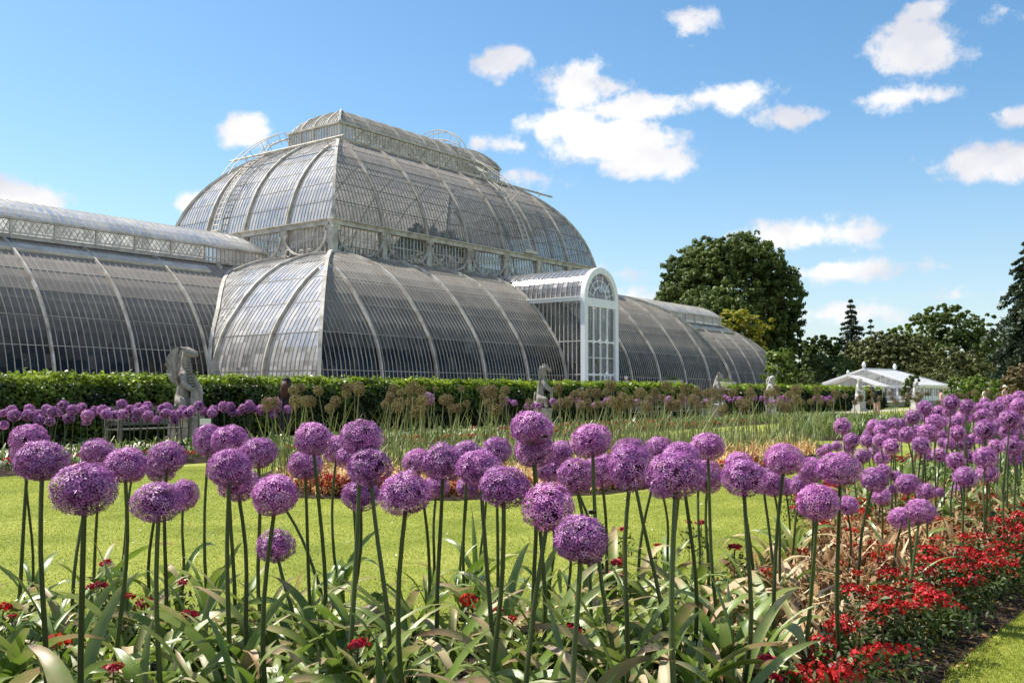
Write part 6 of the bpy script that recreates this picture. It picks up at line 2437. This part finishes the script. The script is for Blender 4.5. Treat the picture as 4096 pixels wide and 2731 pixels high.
# ------------------------------------------------------------------ people
def person(loc, rz, label, h=1.7, top='cloth_black', legs='cloth_navy', hair='hair_dark', longhair=False, cap=None, bend=0.0, arm='down', skirt=False, parent=None):
    root = empty('person', loc, rz)
    tag(root, label, 'person')
    s = h / 1.7
    # facing -y
    J = dict(pel=(0, 0, .92, .125), sp=(0, 0, 1.08, .125), ch=(0, .0, 1.28, .145), nk=(0, 0, 1.44, .058), hb=(0, -.01, 1.52, .07), hm=(0, -.015, 1.60, .092), ht=(0, -.01, 1.66, .07))
    names = list(J)
    V = [J[n] for n in names]
    Eg = [(i, i + 1) for i in range(len(names) - 1)]
    # nose
    V.append((0, -.115, 1.575, .014)); Eg.append((5, len(V) - 1))

    def chain(st, pts):
        k = st
        for q in pts:
            V.append(q); Eg.append((k, len(V) - 1)); k = len(V) - 1
        return k
    for sd in (-1, 1):
        sh = chain(2, [(sd * .17, .0, 1.37, .065)])
        if arm == 'camera' or (arm == 'up' and sd > 0):
            wr = chain(sh, [(sd * .25, -.08, 1.16, .045), (sd * .12, -.26, 1.36, .032), (sd * .09, -.30, 1.42, .028)])
            dirn = Vector((-.3 * sd, -.3, .8))
        else:
            wr = chain(sh, [(sd * .235, .02, 1.12, .044), (sd * .25, -.06, .90, .033), (sd * .25, -.08, .83, .028)])
            dirn = Vector((0, -.25, -1))
        w = Vector(V[wr][:3])
        for f in range(4):
            o = Vector((0, (f - 1.5) * .018, 0)) if arm == 'down' else Vector(((f - 1.5) * .018, 0, 0))
            L = (.07, .082, .078, .06)[f]
            a = w + o + dirn.normalized() * .045; b = a + (dirn + Vector((-sd * .15, -.2, 0))).normalized() * L
            chain(wr, [(a.x, a.y, a.z, .012), (b.x, b.y, b.z, .008)])
        t = w + dirn.normalized() * .02 + Vector((-sd * .03, -.025, 0)); chain(wr, [(t.x, t.y, t.z, .011)])
        chain(0, [(sd * .095, 0, .84, .1), (sd * .105, -.01, .5, .066), (sd * .105, .02, .12, .042), (sd * .11, -.02, .05, .045), (sd * .12, -.15, .03, .035)])
    if bend:
        ca, sa = math.cos(bend), math.sin(bend)
        W = []
        for (x, y, z, r) in V:
            if z > .95:
                dz = z - .95
                W.append((x, y * ca - dz * sa, .95 + dz * ca + y * sa, r))
            else:
                W.append((x, y, z, r))
        V = W
    V = [(x * s, y * s, z * s, r * s) for (x, y, z, r) in V]
    me = skin('body', V, Eg, [M['skin'], M[top], M[legs]], 2)
    mi = []
    for p in me.polygons:
        c = p.center / s
        z = c.z; r = math.hypot(c.x, c.y)
        if bend:
            dz = c.z - .95; z = .95 + math.hypot(dz, c.y) if c.z > .8 and c.y < -.1 else c.z
        if z > 1.44: k = 0
        elif z > .93 and not (abs(c.x) > .19 and z < 1.2 and abs(c.x) > .2): k = 1
        elif abs(c.x) > .19 and z > .7: k = 0
        elif z > .1: k = 2
        else: k = 2
        mi.append(k)
    me.polygons.foreach_set('material_index', mi)
    b = link('body', me, root)
    hd = Vector(V[5][:3])
    m = MB()
    m.sphere((hd.x, hd.y + .022 * s, hd.z + .03 * s), (.108 * s, .112 * s, .11 * s), 0, 14, 10)
    if longhair:
        for i in range(13):
            a = PI * (-.05 + 1.1 * i / 12)
            x, y = math.cos(a) * .095, math.sin(a) * .1
            m.tube([(hd.x + x * s, hd.y + y * s, hd.z + .05 * s), (hd.x + x * 1.25 * s, hd.y + (y * 1.15 + .02) * s, hd.z - .14 * s), (hd.x + x * 1.3 * s, hd.y + (y + .04) * s, hd.z - .30 * s), (hd.x + x * .9 * s, hd.y + (y + .05) * s, hd.z - .42 * s)], [.03 * s, .034 * s, .026 * s, .006 * s], 6)
    m.build('hair', M[hair], root, True)
    # eyes and mouth
    e = MB()
    for sd in (-1, 1):
        e.sphere((hd.x + sd * .034 * s, hd.y - .082 * s, hd.z + .008 * s), (.012 * s, .008 * s, .007 * s), 0, 6, 4)
    e.sphere((hd.x, hd.y - .082 * s, hd.z - .055 * s), (.022 * s, .008 * s, .005 * s), 0, 6, 4)
    e.build('face', M['hair_dark'], root)
    if cap:
        c = MB()
        c.sphere((hd.x, hd.y + .012 * s, hd.z + .052 * s), (.117 * s, .122 * s, .1 * s), 0, 14, 10)
        c.sphere((hd.x, hd.y - .12 * s, hd.z + .05 * s), (.08 * s, .1 * s, .012 * s), 0, 10, 5)
        c.build('cap', M[cap], root, True)
    return root


def wp(u, v, z):
    p = uv2w(u, v); return (p.x, p.y, z)


person(wp(-31.6, 25.9, 0.0), RZ + R(110), 'woman with long auburn hair and black cap walking before the hedge', 1.66, 'cloth_black', 'cloth_black', 'hair_brown', True, 'cloth_black')
person(wp(-.7, 18.6, TZ), RZ + R(20), 'white haired person in a pale blue shirt at the porch door', 1.72, 'cloth_blue', 'cloth_navy', 'hair_grey')
person(wp(-.15, 18.4, TZ), RZ + R(-30), 'brown haired companion beside the white haired person at the porch', 1.6, 'cloth_pink', 'cloth_navy', 'hair_brown', True)
person(wp(-12.1, 6.75, 8.76), RZ + R(190), 'visitor with pale shirt and dark backpack in the upper gallery', 1.6, 'cloth_pink', 'cloth_navy', 'hair_dark')
person(wp(-8.05, 6.75, 8.76), RZ + R(20), 'visitor in navy clothes standing in the upper gallery', 1.6, 'cloth_navy', 'cloth_navy', 'hair_dark')
person(wp(-7.35, 6.75, 8.76), RZ + R(60), 'long haired visitor in white beside the navy one in the gallery', 1.45, 'cloth_navy', 'cloth_white', 'hair_brown', True)
_p = at(4020, 1600, 62)
person((_p.x, _p.y, 0), R(30), 'man in a white cap standing among seed heads at the far right', 1.72, 'cloth_pink', 'cloth_white', 'hair_dark', False, 'cloth_white')
_p = at(3508, 1600, 46)
person((_p.x, _p.y, 0), R(-70), 'dark topped visitor bending forward beside the slim pale statue', 1.66, 'cloth_navy', 'cloth_pink', 'hair_dark', True, None, .55)
_p = at(3940, 1600, 70)
person((_p.x, _p.y, 0), R(200), 'visitor in white beside the farthest statue', 1.6, 'cloth_white', 'cloth_navy', 'hair_dark')
_p = at(3765, 1600, 72)
person((_p.x, _p.y, 0), R(100), 'small distant visitor in a pale top left of the distant statue', 1.5, 'cloth_pink', 'cloth_pink', 'hair_brown')


# ------------------------------------------------------------------ bumblebees on the blooms
def bee(px, py, D, label):
    p = at(px, py, D)
    root = empty('bumblebee', p, random.uniform(0, 6))
    tag(root, label, 'bee')
    m = MB(); m.sphere((0, 0, .003), (.0085, .0065, .006), 0, 10, 7); m.sphere((.009, 0, .003), .0042, 0, 8, 6)
    for s in (-1, 1):
        for k in range(3):
            m.tube([(.003 - k * .004, s * .005, .002), (.004 - k * .005, s * .010, -.003)], .0007, 4)
    m.build('body', M['bee'], root, True)
    w = MB()
    for s in (-1, 1):
        w.add([(0, s * .003, .008), (-.006, s * .013, .010), (-.013, s * .012, .009), (-.008, s * .003, .008)], [(0, 1, 2, 3)])
    w.build('wings', M['beewing'], root)


def lawn_flecks():
    g = np.random.default_rng(77)
    p = scatter([(-4.6, 5.0), (-.4, 5.0), (1.2, 6.0), (2.3, 8.2), (3.2, 11), (1.2, 11.9), (-.7, 11.3), (-2.9, 11.5), (-6, 13)], 130, g)
    P = np.concatenate([p, np.full((len(p), 1), .016)], 1)
    V, Q = cards(P, unit(g.normal(size=P.shape) * .25 + np.array([0, 0, 1])), g.uniform(.012, .024, len(P)), g.uniform(.012, .022, len(P)), g, .1)
    tag(link('daisies', np_mesh('daisies', V, Q, M['white'])), kind='stuff')
    p = scatter([(-4.6, 5.0), (-.4, 5.0), (1.2, 6.0), (2.3, 8.2), (3.2, 11), (1.2, 11.9), (-.7, 11.3), (-2.9, 11.5), (-6, 13)], 260, g)
    P = np.concatenate([p, np.full((len(p), 1), .012)], 1)
    V, Q = cards(P, unit(g.normal(size=P.shape) * .2 + np.array([0, 0, 1])), g.uniform(.02, .06, len(P)), g.uniform(.006, .012, len(P)), g, .2)
    tag(link('leaf_litter', np_mesh('leaf_litter', V, Q, M['straw_pale'], g.uniform(0, 1, len(P)))), kind='stuff')
    # fallen leaves and crumbs on the bare soil edge at the right
    p = scatter([(1.9, 4.2), (3.0, 5.7), (4.6, 7.7), (4.4, 7.8), (2.8, 5.9), (1.6, 4.2)], 160, g)
    P = np.concatenate([p, np.full((len(p), 1), .062)], 1)
    V, Q = cards(P, unit(g.normal(size=P.shape) * .35 + np.array([0, 0, 1])), g.uniform(.02, .07, len(P)), g.uniform(.008, .02, len(P)), g, .3)
    tag(link('leaf_litter', np_mesh('leaf_litter', V, Q, M['straw_pale'], g.uniform(0, .7, len(P)))), kind='stuff')


lawn_flecks()

bee(2366, 2052, 2.62, 'dark bumblebee on top of the lowest purple ball right of centre')
bee(2178, 1748, 3.75, 'dark bumblebee on the upper right of a purple ball below the second statue')
bee(2276, 1862, 4.05, 'dark bumblebee on a purple ball left of the white porch')
